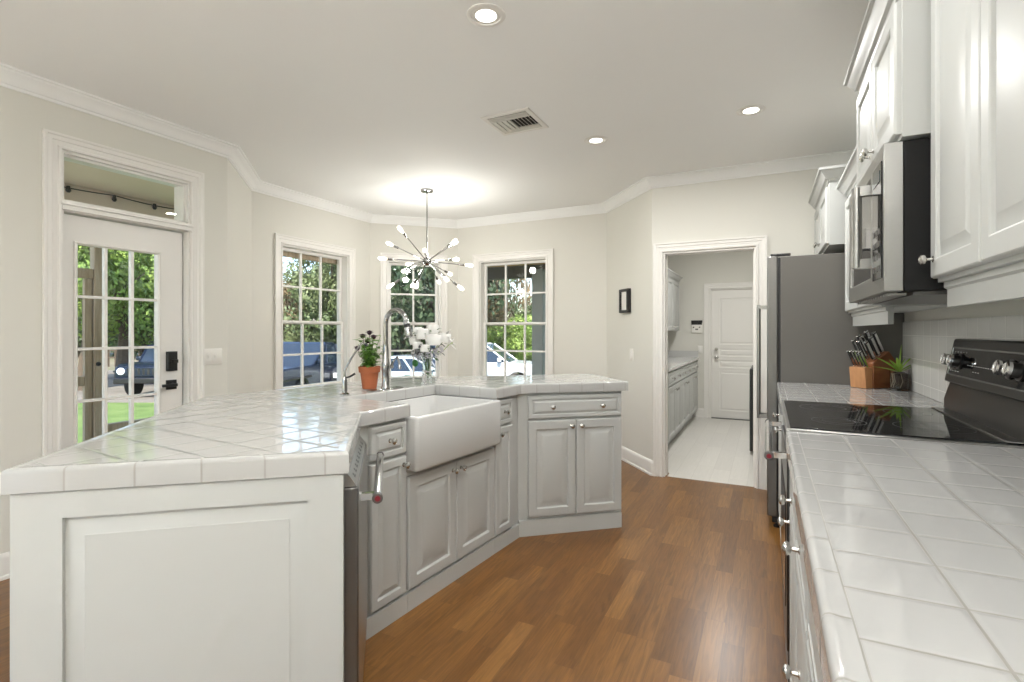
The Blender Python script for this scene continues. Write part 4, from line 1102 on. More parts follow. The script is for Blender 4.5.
# ------------------------------------------------------------------ wall fittings
def wall_place(p, q, s, z, off=0.0):
    a = math.atan2(q[1]-p[1], q[0]-p[0]); b = lerp(p, q, s)
    n = Vector((math.sin(a), -math.cos(a))) * off
    return (b[0]+n.x, b[1]+n.y, z), a
def switch(label, p, q, s, z, gangs=1, w=None):
    l, a = wall_place(p, q, s, z, 0.0005); w = w or (0.035+0.023*(gangs-1)*2)
    t = thing('light_switch', label, 'light switch', l, a)
    MB().rings(-w, w, -0.058, 0.058, [(0, 0), (0, -0.003), (0.004, -0.006)], back=0.0).build('plate', WHITEPL, t)
    for i in range(gangs):
        c = (i-(gangs-1)/2)*0.046
        k = MB().box(c-0.0165, c+0.0165, -0.008, -0.006, -0.034, 0.034).build('rocker', TRIM, t, bevel=0.001)
        MB().box(c-0.006, c+0.006, -0.012, -0.008, -0.010, 0.012).build('toggle', WHITEPL, k, bevel=0.001)
    return t
switch('white two-gang light switch on the wall beside the exterior door', P3, P4, 2.355-1.22, 1.115, 2)
switch('white light switch on the narrow wall left of the laundry opening', P8, P9, 0.585, 1.07, 1)
switch('white light switch on the laundry back wall under the thermostat', (LX0, LY1), (LX1, LY1), 0.60, 1.02, 1)
l, a = wall_place(P8, P9, 0.475, 1.60, 0.001)
fm = thing('framed_wall_box', 'small black-framed box with a white panel on the narrow wall', 'wall frame', l, a)
MB().rings(-0.095, 0.095, -0.118, 0.118, [(0, 0), (0, -0.036), (0.004, -0.040), (0.022, -0.040), (0.026, -0.036), (0.026, -0.020)], fill=False, back=0.0).build('frame', BLACK, fm)
MB().box(-0.068, 0.068, -0.022, -0.006, -0.091, 0.091).build('panel', WHITEPL, fm, smooth=False)
th = thing('wall_thermostat', 'small white wall keypad with a dark screen on the laundry back wall', 'thermostat', (-0.948, LY1-0.001, 1.365))
MB().rings(-0.075, 0.075, -0.095, 0.060, [(0, 0), (0, -0.022), (0.006, -0.028)], back=0.0).build('body', WHITEPL, th)
MB().box(-0.075, 0.075, -0.030, -0.0285, 0.030, 0.092).box(-0.078, 0.078, -0.028, 0.0, 0.0605, 0.095).build('screen', BLACK, th, smooth=False)
MB().box(-0.02, 0.02, -0.030, -0.028, -0.05, -0.03).box(-0.055, -0.035, -0.030, -0.028, -0.02, 0.0).box(0.03, 0.05, -0.030, -0.028, -0.02, 0.0).build('buttons', DARKSTEEL, th, smooth=False)

# ------------------------------------------------------------------ laundry furniture
lc = thing('laundry_base_cabinet', 'long white run of laundry base cabinets with drawers over doors', 'cabinet', (-0.955, 5.64, 0), PI/2)
LL = LY1 - 5.64 - 0.004
MB().box(0, LL, 0.0, 0.540, 0.10, 0.865).box(0, LL, 0.05, 0.54, 0, 0.10).build('carcass', CAB, lc, smooth=False)
nU = 6
for i in range(nU):
    a = 0.01 + (LL-0.02)*i/nU; b = 0.01 + (LL-0.02)*(i+1)/nU
    door_part(lc, a+0.004, b-0.004, 0.705, 0.850, ((a+b)/2, 0.777), 'drawer')
    door_part(lc, a+0.004, b-0.004, 0.12, 0.69, (b-0.05 if i % 2 == 0 else a+0.05, 0.64))
wtl = thing('laundry_worktop', 'white worktop over the laundry base cabinets', 'countertop', (0, 0, 0))
MB().box(LX0+0.002, -0.925, 5.635, LY1-0.002, 0.867, 0.905).build('top', PORCELAIN, wtl, bevel=0.005)
MB().box(LX0+0.002, LX0+0.02, 5.635, LY1-0.02, 0.9055, 1.0).box(LX0+0.002, -0.93, LY1-0.02, LY1-0.003, 0.9055, 1.0).build('upstand', PORCELAIN, wtl, smooth=False)
wc = thing('laundry_wall_cabinet', 'white wall cabinet in the laundry above the worktop', 'cabinet', (-1.20, 6.85, 0), PI/2)
MB().box(0, 1.20, 0.0, 0.296, 1.30, 2.03).build('carcass', CAB, wc, smooth=False)
door_part(wc, 0.006, 0.598, 1.31, 2.02, (0.555, 1.36)); door_part(wc, 0.602, 1.194, 1.31, 2.02, (0.645, 1.36))
cab_crown(wc, 0.0, 1.20, 0.29, 2.03)
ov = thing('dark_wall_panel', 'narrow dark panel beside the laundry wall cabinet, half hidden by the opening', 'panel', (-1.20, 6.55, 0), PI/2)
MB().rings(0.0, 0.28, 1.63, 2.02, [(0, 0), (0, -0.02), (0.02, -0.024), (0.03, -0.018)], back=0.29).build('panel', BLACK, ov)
can = thing('dark_canister', 'small dark canister standing on the laundry worktop', 'canister', (-1.10, 6.02, 0.906))
MB().lathe([(0.04, 0), (0.042, 0.004), (0.042, 0.085), (0.030, 0.10)], n=20).build('body', BLACK, can)
MB().lathe([(0.032, 0.10), (0.032, 0.12), (0.01, 0.125), (0, 0.125)], n=20).build('lid', DARKSTEEL, can)
ws = thing('washing_machine', 'dark washing machine at the right of the laundry, edge just visible', 'washing machine', (-0.165, 6.66, 0), -PI/2)
WGX = mat('washer_graphite', (0.045, 0.047, 0.048), 0.35, 0.3)
MB().box(0, 0.70, 0.03, 0.72, 0.02, 0.93).build('body', WGX, ws, bevel=0.012)
MB().box(0.0, 0.70, 0.0, 0.03, 0.03, 0.90).build('front_panel', WGX, ws, bevel=0.012)
MB().lathe([(0.22, 0), (0.22, 0.004), (0.18, 0.008), (0.12, 0.006), (0, 0.004)], (0.35, 0, 0.48), '-y', 32).build('door', BLACKGLASS, ws)
MB().box(0.02, 0.68, 0.05, 0.16, 0.931, 0.965).build('control_panel', BLACKGLASS, ws, bevel=0.01)

# ------------------------------------------------------------------ ceiling fittings
def lamp(name, kind, energy, loc, col=(1, 0.93, 0.82), size=0.1, parent=None, rot=None):
    d = bpy.data.lights.new(name, kind); d.energy = energy; d.color = col
    if kind == 'AREA': d.shape = 'DISK'; d.size = size
    else: d.shadow_soft_size = size
    o = bpy.data.objects.new(name, d); o.location = loc; COL.objects.link(o)
    if parent: o.parent = parent
    if rot: o.rotation_euler = rot
    return o
def downlight(label, x, y, z=CZ, power=DOWNLIGHT_W):
    t = thing('downlight', label, 'ceiling light', (x, y, z))
    MB().lathe([(0.084, -0.0005), (0.084, -0.004), (0.078, -0.007), (0.066, -0.006), (0.064, -0.001)], n=36).build('trim_ring', TRIM, t)
    MB().lathe([(0.064, -0.001), (0.058, -0.0035), (0.050, -0.002), (0.046, -0.0045)], n=36).build('baffle', WHITEPL, t)
    MB().lathe([(0.046, -0.0045), (0.030, -0.009), (0, -0.011)], n=30).build('lens', LENS, t)
    lamp('downlight_lamp', 'AREA', power, (0, 0, -0.014), (1, 0.99, 0.97), 0.09, t)
    return t
downlight('recessed ceiling downlight nearest the viewer, at the top of the photo', -1.091, 1.946)
downlight('recessed ceiling downlight on the right, nearer the wall cabinets', -0.089, 3.513)
downlight('recessed ceiling downlight beyond the air vent, left of the laundry opening', -1.099, 3.57)
downlight('unseen recessed downlight added overhead to brighten the cabinets, right side, outside the photo', -0.089, 1.75, power=DOWNLIGHT_W*0.45)  # unseen downlights from here down are added to light the rooms
downlight('unseen recessed downlight added overhead near the range wall, behind the viewer', -0.089, -0.1)
downlight('unseen recessed downlight added far behind the viewer', -1.7, -2.2)
downlight('unseen recessed downlight added far behind the viewer by the west window', -3.4, -2.2)
downlight('unseen recessed downlight added to the laundry ceiling, hidden above the opening', -0.45, 6.4, 2.60, 21.0)

vt = thing('ceiling_vent', 'square white ceiling air vent with angled louvres', 'air vent', (-1.480, 3.030, CZ))
MB().at((0, 0, 0), rx=PI/2).rings(-0.145, 0.145, -0.145, 0.145, [(0, -0.0005), (0, -0.004), (0.006, -0.008), (0.026, -0.008), (0.028, -0.003)], fill=False).build('frame', TRIM, vt, smooth=False)
MB().box(-0.118, 0.118, -0.118, 0.118, -0.0012, -0.0004).build('duct', mat('duct_dark', (0.03, 0.03, 0.028), 0.8), vt, smooth=False)
lo_ = MB()
for i in range(5):
    x = 0.010 + i*0.022; lo_.add([(x, -0.060, -0.002), (x+0.012, -0.060, -0.013), (x+0.013, -0.060, -0.012), (x+0.001, -0.060, -0.001), (x, 0.075, -0.002), (x+0.012, 0.075, -0.013), (x+0.013, 0.075, -0.012), (x+0.001, 0.075, -0.001)], [(0,1,2,3), (7,6,5,4), (0,4,5,1), (1,5,6,2), (2,6,7,3), (3,7,4,0)])
for i in range(3):
    for sgn, base in ((1, 0.080), (-1, -0.066)):
        y = base + sgn*i*0.015; lo_.box(-0.116, 0.116, y, y+sgn*0.011, -0.010+0.002*i, -0.003)
    x = -0.112 + i*0.030; lo_.box(x, x+0.024, -0.060, 0.075, -0.011, -0.003)
lo_.box(-0.020, -0.006, -0.060, 0.075, -0.012, -0.003).box(-0.118, 0.118, 0.066, 0.078, -0.010, -0.002).box(-0.118, 0.118, -0.066, -0.058, -0.010, -0.002)
lo_.build('louvres', mat('louvre_paint', (0.62, 0.60, 0.55), 0.45), vt, smooth=False)

vt.scale = (1.17, 1.17, 1.0)
# ---- chandelier
CX, CY = spot(427, 4.99); HZ = 1.975
ch = thing('chandelier', 'chrome starburst chandelier with frosted bulbs hanging in the window nook', 'chandelier', (CX, CY, HZ), TH)
MB().lathe([(0.062, CZ-HZ-0.001), (0.062, CZ-HZ-0.016), (0.050, CZ-HZ-0.024), (0.012, CZ-HZ-0.028)], n=30).build('canopy', DCHROME, ch)
MB().tube([(0, 0, 0.02), (0, 0, CZ-HZ-0.024)], 0.006, 10).build('stem', DCHROME, ch)
MB().ball((0, 0, 0), 0.042, 20, 12).build('hub', DCHROME, ch)
MM = 4.99/514.0
bulbs = [(-20.5, -26.5, 1), (-38.6, -18.5, -1), (-41, -1, 1), (25, -23, -1), (30, -15, 1), (40.7, 2, -1), (32, 2, 1), (23, 20.6, 1), (32, 25, -1), (-35.4, 24.5, 1), (-20.5, 20.6, -1), (-4, 27, 1), (-29.6, 5.7, -1), (-7, -13, -1), (5, -4, 1), (18, 8, -1), (-10, 8, 1), (6, 16, -1)]
for dx, dy, sg in bulbs:
    x, z = dx*MM, -dy*MM; r2 = x*x + z*z; L = 0.42
    y = -sg*math.sqrt(max(0.0, L*L - r2)) if r2 < L*L else -sg*0.05
    v = Vector((x, y, z)); L = v.length; d = v.normalized()
    ar = MB().tube([tuple(d*0.035), tuple(d*(L-0.075))], 0.0042, 8).build('arm', DCHROME, ch)
    MB().lathe([(0.006, L-0.10), (0.0115, L-0.092), (0.0115, L-0.045), (0.009, L-0.042)], (0, 0, 0), tuple(d), 14).build('socket', DCHROME, ar)
    MB().lathe([(0.008, L-0.042), (0.0105, L-0.036), (0.0155, L-0.012), (0.019, L+0.008), (0.018, L+0.026), (0.011, L+0.039), (0, L+0.043)], (0, 0, 0), tuple(d), 16).build('bulb', BULB, ar)
for v in ((0.25, -0.2, 0.12), (-0.25, 0.2, -0.1), (0.05, 0.25, 0.2)):
    lamp('chandelier_lamp', 'POINT', CHANDELIER_W/3, v, (1, 0.975, 0.93), 0.05, ch)

# pale rug added behind the camera to bounce sunlight onto the ceiling
rg2 = thing('bounce_rug', 'large cream woven rug added unseen behind the viewer to bounce sunlight up', 'rug', (-2.3, -2.1, 0.001))
MB().box(-1.75, 1.75, -1.2, 1.2, 0.0, 0.012).build('pile', mat('bounce_rug_cream', (0.80, 0.78, 0.72), 0.95, bump=0.4, bscale=120), rg2, bevel=0.004)
MB().box(-1.75, 1.75, -1.26, -1.2, 0.0, 0.008).box(-1.75, 1.75, 1.2, 1.26, 0.0, 0.008).build('fringe', mat('rug_fringe', (0.7, 0.66, 0.58), 0.95), rg2)

def bouncelight(label, x, y):  # unseen lamp added behind the camera, lighting the room off the ceiling
    t = thing('bounce_lamp', label, 'added lamp', (x, y, 0.0))
    MB().lathe([(0.14, 0.0), (0.14, 0.012), (0.03, 0.025), (0.013, 0.04)], n=30).build('base', NICKEL, t)
    MB().tube([(0, 0, 0.03), (0, 0, 1.72)], 0.012, 12).build('pole', NICKEL, t)
    MB().lathe([(0.02, 1.70), (0.10, 1.73), (0.17, 1.79), (0.19, 1.83), (0.185, 1.83), (0.165, 1.795), (0.10, 1.742), (0.0, 1.735)], n=36).build('shade', WHITEPL, t)
    lamp('bounce_lamp_light', 'AREA', BOUNCE_W, (0, 0, 1.80), (1, 0.99, 0.97), 0.22, t, (PI, 0, 0))
    return t
bouncelight('white bowl torchiere floor lamp added unseen behind the viewer, by the counter end, to brighten the ceiling', 0.42, -0.98)

# ------------------------------------------------------------------ outdoors
GZ = -1.0
GRASS = ground_mat('lawn_grass', [(0.06, 0.115, 0.02), (0.115, 0.18, 0.04), (0.17, 0.23, 0.07)], 1.2, 40)
GRAVEL = ground_mat('gravel_drive', [(0.13, 0.115, 0.09), (0.18, 0.16, 0.13), (0.24, 0.22, 0.18)], 0.8, 30)
FIELD = ground_mat('dry_field', [(0.15, 0.13, 0.08), (0.20, 0.175, 0.11), (0.12, 0.13, 0.06)], 0.3, 12)
WOODP = wood_mat('porch_timber', (0.34, 0.25, 0.16), (0.52, 0.42, 0.30), (25, 25, 2), 0.7)
PORCHG = mat('porch_grey_paint', (0.42, 0.41, 0.39), 0.6, noise=0.05)
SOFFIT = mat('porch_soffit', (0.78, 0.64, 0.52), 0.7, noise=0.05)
BARK = mat('bark', (0.10, 0.075, 0.05), 0.9, noise=0.3, nscale=12)

def strip(name, m, d0, d1, z):
    """a straight band of ground lying across the view from the kitchen"""
    q = [spot(-1400, d0), spot(2400, d0), spot(2400*d0/d1+512*(1-d0/d1), d1), spot(-1400*d0/d1+512*(1-d0/d1), d1)]
    return MB().prism(q, z-0.2, z).build(name, m, None, smooth=False)
o = MB().box(-120, 110, -60, 150, GZ-0.5, GZ).build('ground', GRASS, None, smooth=False); o['kind'] = 'structure'
CONC = ground_mat('bounce_concrete', [(0.52, 0.49, 0.44), (0.60, 0.57, 0.52), (0.66, 0.63, 0.58)], 1.0, 30, bump=0.1)
o = MB().box(-14, 8, -16, -3.70, GZ+0.001, -0.12).build('bounce_patio', CONC, None, smooth=False); o['kind'] = 'structure'  # unseen pale slab added to bounce sunlight in through the south opening
o = MB().box(-14, -4.62, -3.69, -0.65, GZ+0.001, -0.12).build('bounce_patio_west', CONC, None, smooth=False); o['kind'] = 'structure'  # unseen slab added on the west side, keeps lawn green out of the bounce
o = strip('gravel_driveway', GRAVEL, 16.5, 30.0, GZ+0.2+0.012-0.2); o['kind'] = 'structure'
o = strip('dry_field', FIELD, 30.0, 62.0, GZ+0.012); o['kind'] = 'structure'

# porch outside the exterior door
o = MB().box(-6.55, -3.78, -0.6, 2.9, -0.25, -0.08).build('floor_porch', WOODP, None, smooth=False); o['kind'] = 'structure'
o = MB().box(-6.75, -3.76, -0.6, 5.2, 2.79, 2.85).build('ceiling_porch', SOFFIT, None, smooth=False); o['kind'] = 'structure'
tag(MB().box(-6.50, -6.34, -0.6, 5.2, 2.47, 2.789).build('porch_beam', mat('porch_beam_paint', (0.74, 0.62, 0.53), 0.7), None, bevel=0.006), 'pale beam carrying the porch roof, seen through the transom', 'beam')
XP = -6.42
def at_x(px, X):
    dx = -math.sin(TH) + (px-512)/514.0*math.cos(TH); dy = math.cos(TH) + (px-512)/514.0*math.sin(TH)
    return X*dy/dx
yp = at_x(97.5, XP)
t = thing('porch_post', 'brown timber porch post seen through the left panes of the door', 'post', (XP, yp, GZ))
MB().box(-0.05, 0.05, -0.05, 0.05, 0.0, 3.468).build('post', WOODP, t, bevel=0.008)
MB().box(-0.07, 0.07, -0.07, 0.07, 0.0, 0.16).build('base_block', WOODP, t, bevel=0.008)
MB().lathe([(0.02, 0), (0.024, 0.01), (0.018, 0.03), (0, 0.035)], (0.05, -0.02, 1.95), 'x', 12).build('knob', BLACK, t)
t = thing('porch_railing', 'brown porch railing running right from the timber post', 'railing', (XP, yp+0.08, GZ))
MB().box(-0.04, 0.04, 0.0, 1.5, 1.20, 1.29).build('rail', WOODP, t, bevel=0.005)
for k in range(2): MB().box(-0.045, 0.045, 0.74*(k+1)-0.03, 0.74*(k+1)+0.06, 0.0, 1.195).build('rail_post', WOODP, t, bevel=0.004)
t = thing('screen_door_frame', 'brown timber screen door frame left of the porch post', 'door frame', (XP, yp-0.055, -0.075))
MB().box(-0.04, 0.04, -1.1, 0.0, 1.93, 2.03).build('head', WOODP, t, bevel=0.004)
MB().box(-0.025, 0.025, -0.070, -0.005, 0.0, 1.925).build('stile', WOODP, t, bevel=0.004)
MB().box(-0.025, 0.025, -0.95, -0.075, 0.80, 0.90).build('mid_rail', WOODP, t, bevel=0.004)
MB().box(-0.025, 0.025, -1.04, -0.955, 0.0, 1.925).build('stile', WOODP, t, bevel=0.004)
sl_ = thing('string_lights', 'string of small dark bulbs along the porch ceiling, seen through the transom', 'string lights', (XP+0.10, 0, 2.765))
pts = []
for i in range(61):
    y = -0.2 + 4.9*i/60; pts.append((0, y, -0.020*abs(math.sin(PI*i/10)) ))
MB().tube(pts, 0.006, 6).build('cable', BLACK, sl_)
for i in range(0, 61, 5):
    y = -0.2 + 4.9*i/60; MB().lathe([(0.016, 0.0), (0.018, -0.02), (0.024, -0.045), (0.012, -0.065), (0, -0.068)], (0, y, 0.0), n=10).build('bulb', BLACK, sl_)

# porch beyond the right-hand nook window
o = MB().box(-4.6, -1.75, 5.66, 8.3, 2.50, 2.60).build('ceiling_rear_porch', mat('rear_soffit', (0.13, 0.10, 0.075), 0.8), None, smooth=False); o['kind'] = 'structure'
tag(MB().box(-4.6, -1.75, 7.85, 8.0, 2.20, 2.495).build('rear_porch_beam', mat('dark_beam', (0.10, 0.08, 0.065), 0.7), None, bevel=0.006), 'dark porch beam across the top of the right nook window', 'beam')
tag(MB().box(-3.3, -2.1, 5.621, 5.68, 2.10, 2.22).build('window_header', mat('gold_timber', (0.42, 0.26, 0.10), 0.6), None, bevel=0.004), 'golden timber rail just outside the top of the right nook window', 'beam')
t = thing('porch_column', 'square grey porch column outside the right nook window', 'column', (*spot(539.5, 7.45), GZ))
MB().box(-0.085, 0.085, -0.085, 0.085, 0.0, 3.19).build('shaft', PORCHG, t, bevel=0.006)
MB().box(-0.11, 0.11, -0.11, 0.11, 0.0, 0.22).build('base', PORCHG, t, bevel=0.006)
tag(MB().box(-4.44, -4.381, 3.3, 4.6, 2.06, 2.20).build('window_header', WOODP, None, bevel=0.004), 'brown timber rail just outside the top of the left nook window', 'beam')

# trees
def leafmat(name, c1, c2):
    m = bpy.data.materials.new(name); n, l = nodes_of(m); b = n['Principled BSDF']
    g = n.new('ShaderNodeObjectInfo'); tc = n.new('ShaderNodeTexCoord')
    t = n.new('ShaderNodeTexNoise'); t.inputs['Scale'].default_value = 1.1; l.new(tc.outputs['Object'], t.inputs['Vector'])
    cr = n.new('ShaderNodeValToRGB'); cr.color_ramp.elements[0].color = (*c1, 1); cr.color_ramp.elements[1].color = (*c2, 1)
    cr.color_ramp.elements[0].position = 0.35; cr.color_ramp.elements[1].position = 0.65
    l.new(t.outputs['Fac'], cr.inputs[0]); l.new(cr.outputs[0], b.inputs['Base Color'])
    b.inputs['Roughness'].default_value = 0.6
    return m
LM = {'bright': leafmat('tree_leaf_bright', (0.12, 0.22, 0.035), (0.27, 0.36, 0.08)), 'mid': leafmat('tree_leaf_mid', (0.06, 0.095, 0.03), (0.15, 0.18, 0.075)),
      'dark': leafmat('tree_leaf_dark', (0.025, 0.05, 0.02), (0.09, 0.12, 0.05)), 'brown': leafmat('tree_leaf_brown', (0.10, 0.08, 0.04), (0.24, 0.17, 0.09))}
def crown_mesh(seed, nclump, per, rx, rz, ls):
    r = random.Random(seed); mb = MB(); vs = []; fs = []
    for c in range(nclump):
        u = Vector((r.gauss(0, 1), r.gauss(0, 1), r.gauss(0, 1))).normalized() * r.uniform(0.35, 1.0)
        cc = Vector((u.x*rx, u.y*rx, u.z*rz)); cr_ = rx*r.uniform(0.18, 0.34)
        for k in range(per):
            v = Vector((r.gauss(0, 1), r.gauss(0, 1), r.gauss(0, 1))).normalized()
            p = cc + v*cr_*r.uniform(0.5, 1.0); a = v.orthogonal().normalized(); a = (Matrix.Rotation(r.random()*6.28, 3, v) @ a + v*r.uniform(-0.5, 0.5)).normalized(); b = v.cross(a).normalized()
            s = ls*r.uniform(0.6, 1.2); n = len(vs)
            vs += [tuple(p-a*s), tuple(p-b*s*0.5), tuple(p+a*s), tuple(p+b*s*0.5)]; fs.append((n, n+1, n+2, n+3))
    me = bpy.data.meshes.new('crown'); me.from_pydata(vs, [], fs); return me
CR = [crown_mesh(11, 70, 260, 2.6, 2.4, 0.085), crown_mesh(12, 60, 260, 2.2, 2.0, 0.080), crown_mesh(13, 70, 220, 3.0, 2.0, 0.10)]
CRM = {}
def tree(label, px, d, h, wd, kind, ci, low=0.35, group=None, name='tree'):
    x, y = spot(px, d); t = thing(name, label, 'tree' if name == 'tree' else 'bush', (x, y, GZ), random.random()*6, group)
    me = CRM.get((ci, kind))
    if me is None:
        me = CR[ci].copy(); me.materials.append(LM[kind]); CRM[(ci, kind)] = me
    o = bpy.data.objects.new('crown', me); COL.objects.link(o); o.parent = t
    rz = 2.4 if ci == 0 else 2.0; rx = [2.6, 2.2, 3.0][ci]
    cz = h*(low+1)/2; o.location = (0, 0, cz); o.scale = (wd/2/rx, wd/2/rx, (h*(1-low))/2/rz)
    if name == 'tree':
        b = MB(); tr = 0.035*h
        b.tube([(0, 0, 0), (0.02*h, 0, h*0.25), (0, 0.03*h, cz), (0, 0, h*0.85)], [tr, tr*0.75, tr*0.5, tr*0.15], 9)
        for k in range(6):
            a = k*1.05; b.tube([(0, 0.02*h, h*(0.3+0.05*k)), (wd*0.2*math.cos(a), wd*0.2*math.sin(a), h*(0.45+0.06*k)), (wd*0.36*math.cos(a), wd*0.36*math.sin(a), h*(0.55+0.06*k))], [tr*0.4, tr*0.25, tr*0.08], 6)
        b.build('trunk', BARK, t)
    return t
tree('bright green leafy tree seen through the middle of the door', 122, 24, 9.0, 7.5, 'bright', 0, 0.22)
tree('bright green tree at the left edge of the door glass', 84, 20, 8.5, 5.5, 'bright', 1, 0.25)
tree('mid green tree beyond the right side of the door glass', 146, 27, 7.0, 5.0, 'mid', 1, 0.15)
tree('dark low tree beyond the field left of the door post', 78, 46, 6.0, 9.0, 'dark', 2, 0.05)
tree('dark tree beyond the field behind the dark blue car', 150, 44, 6.2, 9.0, 'dark', 2, 0.05)
tree('dark tree beyond the field in the middle of the door', 116, 48, 5.6, 10.0, 'dark', 2, 0.25)
tree('brown-green bushy tree behind the truck, left in the left nook window', 286, 27, 4.9, 5.5, 'brown', 0, 0.05)
tree('mid green tree in the middle of the left nook window', 306, 30, 5.6, 6.5, 'mid', 0, 0.08)
tree('tall dark green tree at the right of the left nook window', 333, 25, 6.4, 5.0, 'mid', 1, 0.05)
tree('far brown tree showing low between the other trees in the left nook window', 318, 42, 6.0, 9.0, 'brown', 2, 0.0)
tree('far mid green tree showing at the left edge of the left nook window', 272, 44, 6.0, 10.0, 'mid', 2, 0.0)
tree('dense dark tree filling the left half of the centre nook window', 402, 25, 9.5, 7.0, 'dark', 0, 0.10)
tree('dense dark tree filling the right half of the centre nook window', 432, 22, 9.5, 6.5, 'dark', 1, 0.10)
tree('dark broad tree far behind the centre nook window', 418, 34, 9.0, 11.0, 'dark', 2, 0.02)
tree('dark tree with red-brown leaves at the left of the right nook window', 479, 25.5, 9.5, 5.0, 'brown', 1, 0.12)
tree('mid green tree low in the middle of the right nook window', 512, 38, 4.4, 6.5, 'mid', 0, 0.02)
tree('dark tree behind the red-brown one in the right nook window', 482, 34, 8.0, 5.0, 'dark', 2, 0.0)
tree('bright green round bush behind the white car', 523, 25, 3.0, 4.2, 'bright', 0, 0.0, name='bush')
tree('pale hazy bush far right behind the white car', 536, 40, 4.8, 6.0, 'mid', 1, 0.0, name='bush')

# cars: x forward, y left, z up
TYRE = mat('tyre', (0.02, 0.02, 0.02), 0.8)
CARGLASS = mat('car_glass', (0.02, 0.03, 0.045), 0.05, 0.0, 0.8)
SILVERT = mat('car_chrome', (0.75, 0.76, 0.78), 0.15, 1.0)
HEADL = mat('headlight', (0.85, 0.88, 0.92), 0.1)
def car(label, px, d, yaw, paint, kind, cat='car'):
    x, y = spot(px, d); t = thing(cat, label, cat, (x, y, GZ+0.012), yaw)
    boxy = kind in ('jeep', 'truck')
    L, W_, H_ = {'jeep': (4.3, 1.86, 1.82), 'truck': (5.7, 2.02, 1.92), 'suv': (4.75, 1.90, 1.84), 'sedan': (4.7, 1.82, 1.45)}[kind]
    hl = L/2
    hood = {'jeep': 1.16, 'truck': 1.22, 'suv': 1.08, 'sedan': 0.92}[kind]
    belt = hood + (0.02 if boxy else 0.06)
    wb = L*0.29; wr = {'jeep': 0.40, 'truck': 0.41, 'suv': 0.36, 'sedan': 0.33}[kind]; bot = {'jeep': 0.48, 'truck': 0.50, 'suv': 0.30, 'sedan': 0.24}[kind]
    def archpts(cx):
        return [(cx + (wr+0.07)*math.cos(a), wr + (wr+0.07)*math.sin(a)) for a in [PI*k/8 for k in range(9)]]
    lower = [(-hl+0.05, bot)] + [p for p in archpts(-wb)[::-1] if p[1] > bot-0.01] + [p for p in archpts(wb)[::-1] if p[1] > bot-0.01] + [(hl-0.05, bot), (hl, bot+0.18), (hl, hood-0.16), (hl-0.12, hood-0.05), (hl-0.3, hood), (hl*0.36, belt), (-hl+0.1, belt), (-hl, belt-0.1)]
    MB().yprism(lower, -W_/2, W_/2).build('body', paint, t, bevel=0.05, seg=3)
    rf = {'jeep': 0.20, 'truck': -0.05, 'suv': 0.02, 'sedan': -0.02}[kind]; rr = {'jeep': -hl+0.08, 'truck': -hl*0.22, 'suv': -hl+0.35, 'sedan': -hl*0.42}[kind]
    rb = {'jeep': -hl+0.03, 'truck': -hl*0.26, 'suv': -hl+0.06, 'sedan': -hl*0.72}[kind]; ws_ = hl*0.42 if not boxy else hl*0.34
    zt = H_; inn = 0.20 if not boxy else 0.12
    # cabin: glazed greenhouse between belt and roof
    prof = [(ws_, belt-0.01), (rb, belt-0.01), (rr, zt-0.06), (rf+0.08, zt-0.06)]
    mb = MB(); vs = []
    for sgn in (-1, 1):
        for (xx, zz) in prof:
            wy = W_/2-0.04 if zz < belt+0.02 else W_/2-inn; vs.append((xx, sgn*wy, zz))
    mb.add(vs, [(0, 1, 2, 3), (7, 6, 5, 4), (0, 4, 5, 1), (1, 5, 6, 2), (2, 6, 7, 3), (3, 7, 4, 0)]); mb.build('windows', CARGLASS, t, smooth=False)
    rm = MB(); vs = []
    for sgn in (-1, 1):
        vs += [(rr-0.03, sgn*(W_/2-inn-0.01+0.03), zt-0.09), (rf+0.12, sgn*(W_/2-inn+0.02), zt-0.09), (rf-0.05, sgn*(W_/2-inn-0.04), zt), (rr+0.08, sgn*(W_/2-inn-0.04), zt)]
    rm.add(vs, [(0, 1, 2, 3), (7, 6, 5, 4), (0, 4, 5, 1), (1, 5, 6, 2), (2, 6, 7, 3), (3, 7, 4, 0)]); rm.build('roof', paint, t, bevel=0.03)
    pm = MB()
    for sgn in (-1, 1):
        xs = [(ws_, rf+0.09), (hl*0.02, rf-0.30), (-hl*0.38, -hl*0.38), (rb, rr)] if kind != 'truck' else [(ws_, rf+0.09), (0.05, 0.0), (rb, rr)]
        for a, b in xs:
            pm.tube([(a, sgn*(W_/2-0.035), belt-0.01), (b, sgn*(W_/2-inn+0.005), zt-0.06)], 0.035, 6)
    pm.build('pillars', paint, t)
    if kind == 'truck': MB().box(-hl+0.06, rb-0.04, -W_/2+0.08, W_/2-0.08, belt, belt+0.04).build('bed_cover', BLACK, t, bevel=0.01)
    for cx in (wb, -wb):
        for sgn in (-1, 1):
            w_ = MB().lathe([(wr-0.13, -0.11), (wr-0.02, -0.12), (wr, -0.09), (wr, 0.09), (wr-0.02, 0.12), (wr-0.13, 0.11)], (cx, sgn*(W_/2-0.14), wr), 'y', 24).build('wheel', TYRE, t)
            MB().lathe([(0, -0.08), (wr-0.12, -0.08), (wr-0.12, 0.085), (wr-0.2, 0.06), (0.06, 0.095), (0, 0.1)], (cx, sgn*(W_/2-0.14), wr), 'y' if sgn > 0 else '-y', 10).build('rim', SILVERT, w_)
    # front face
    gy = W_*0.30
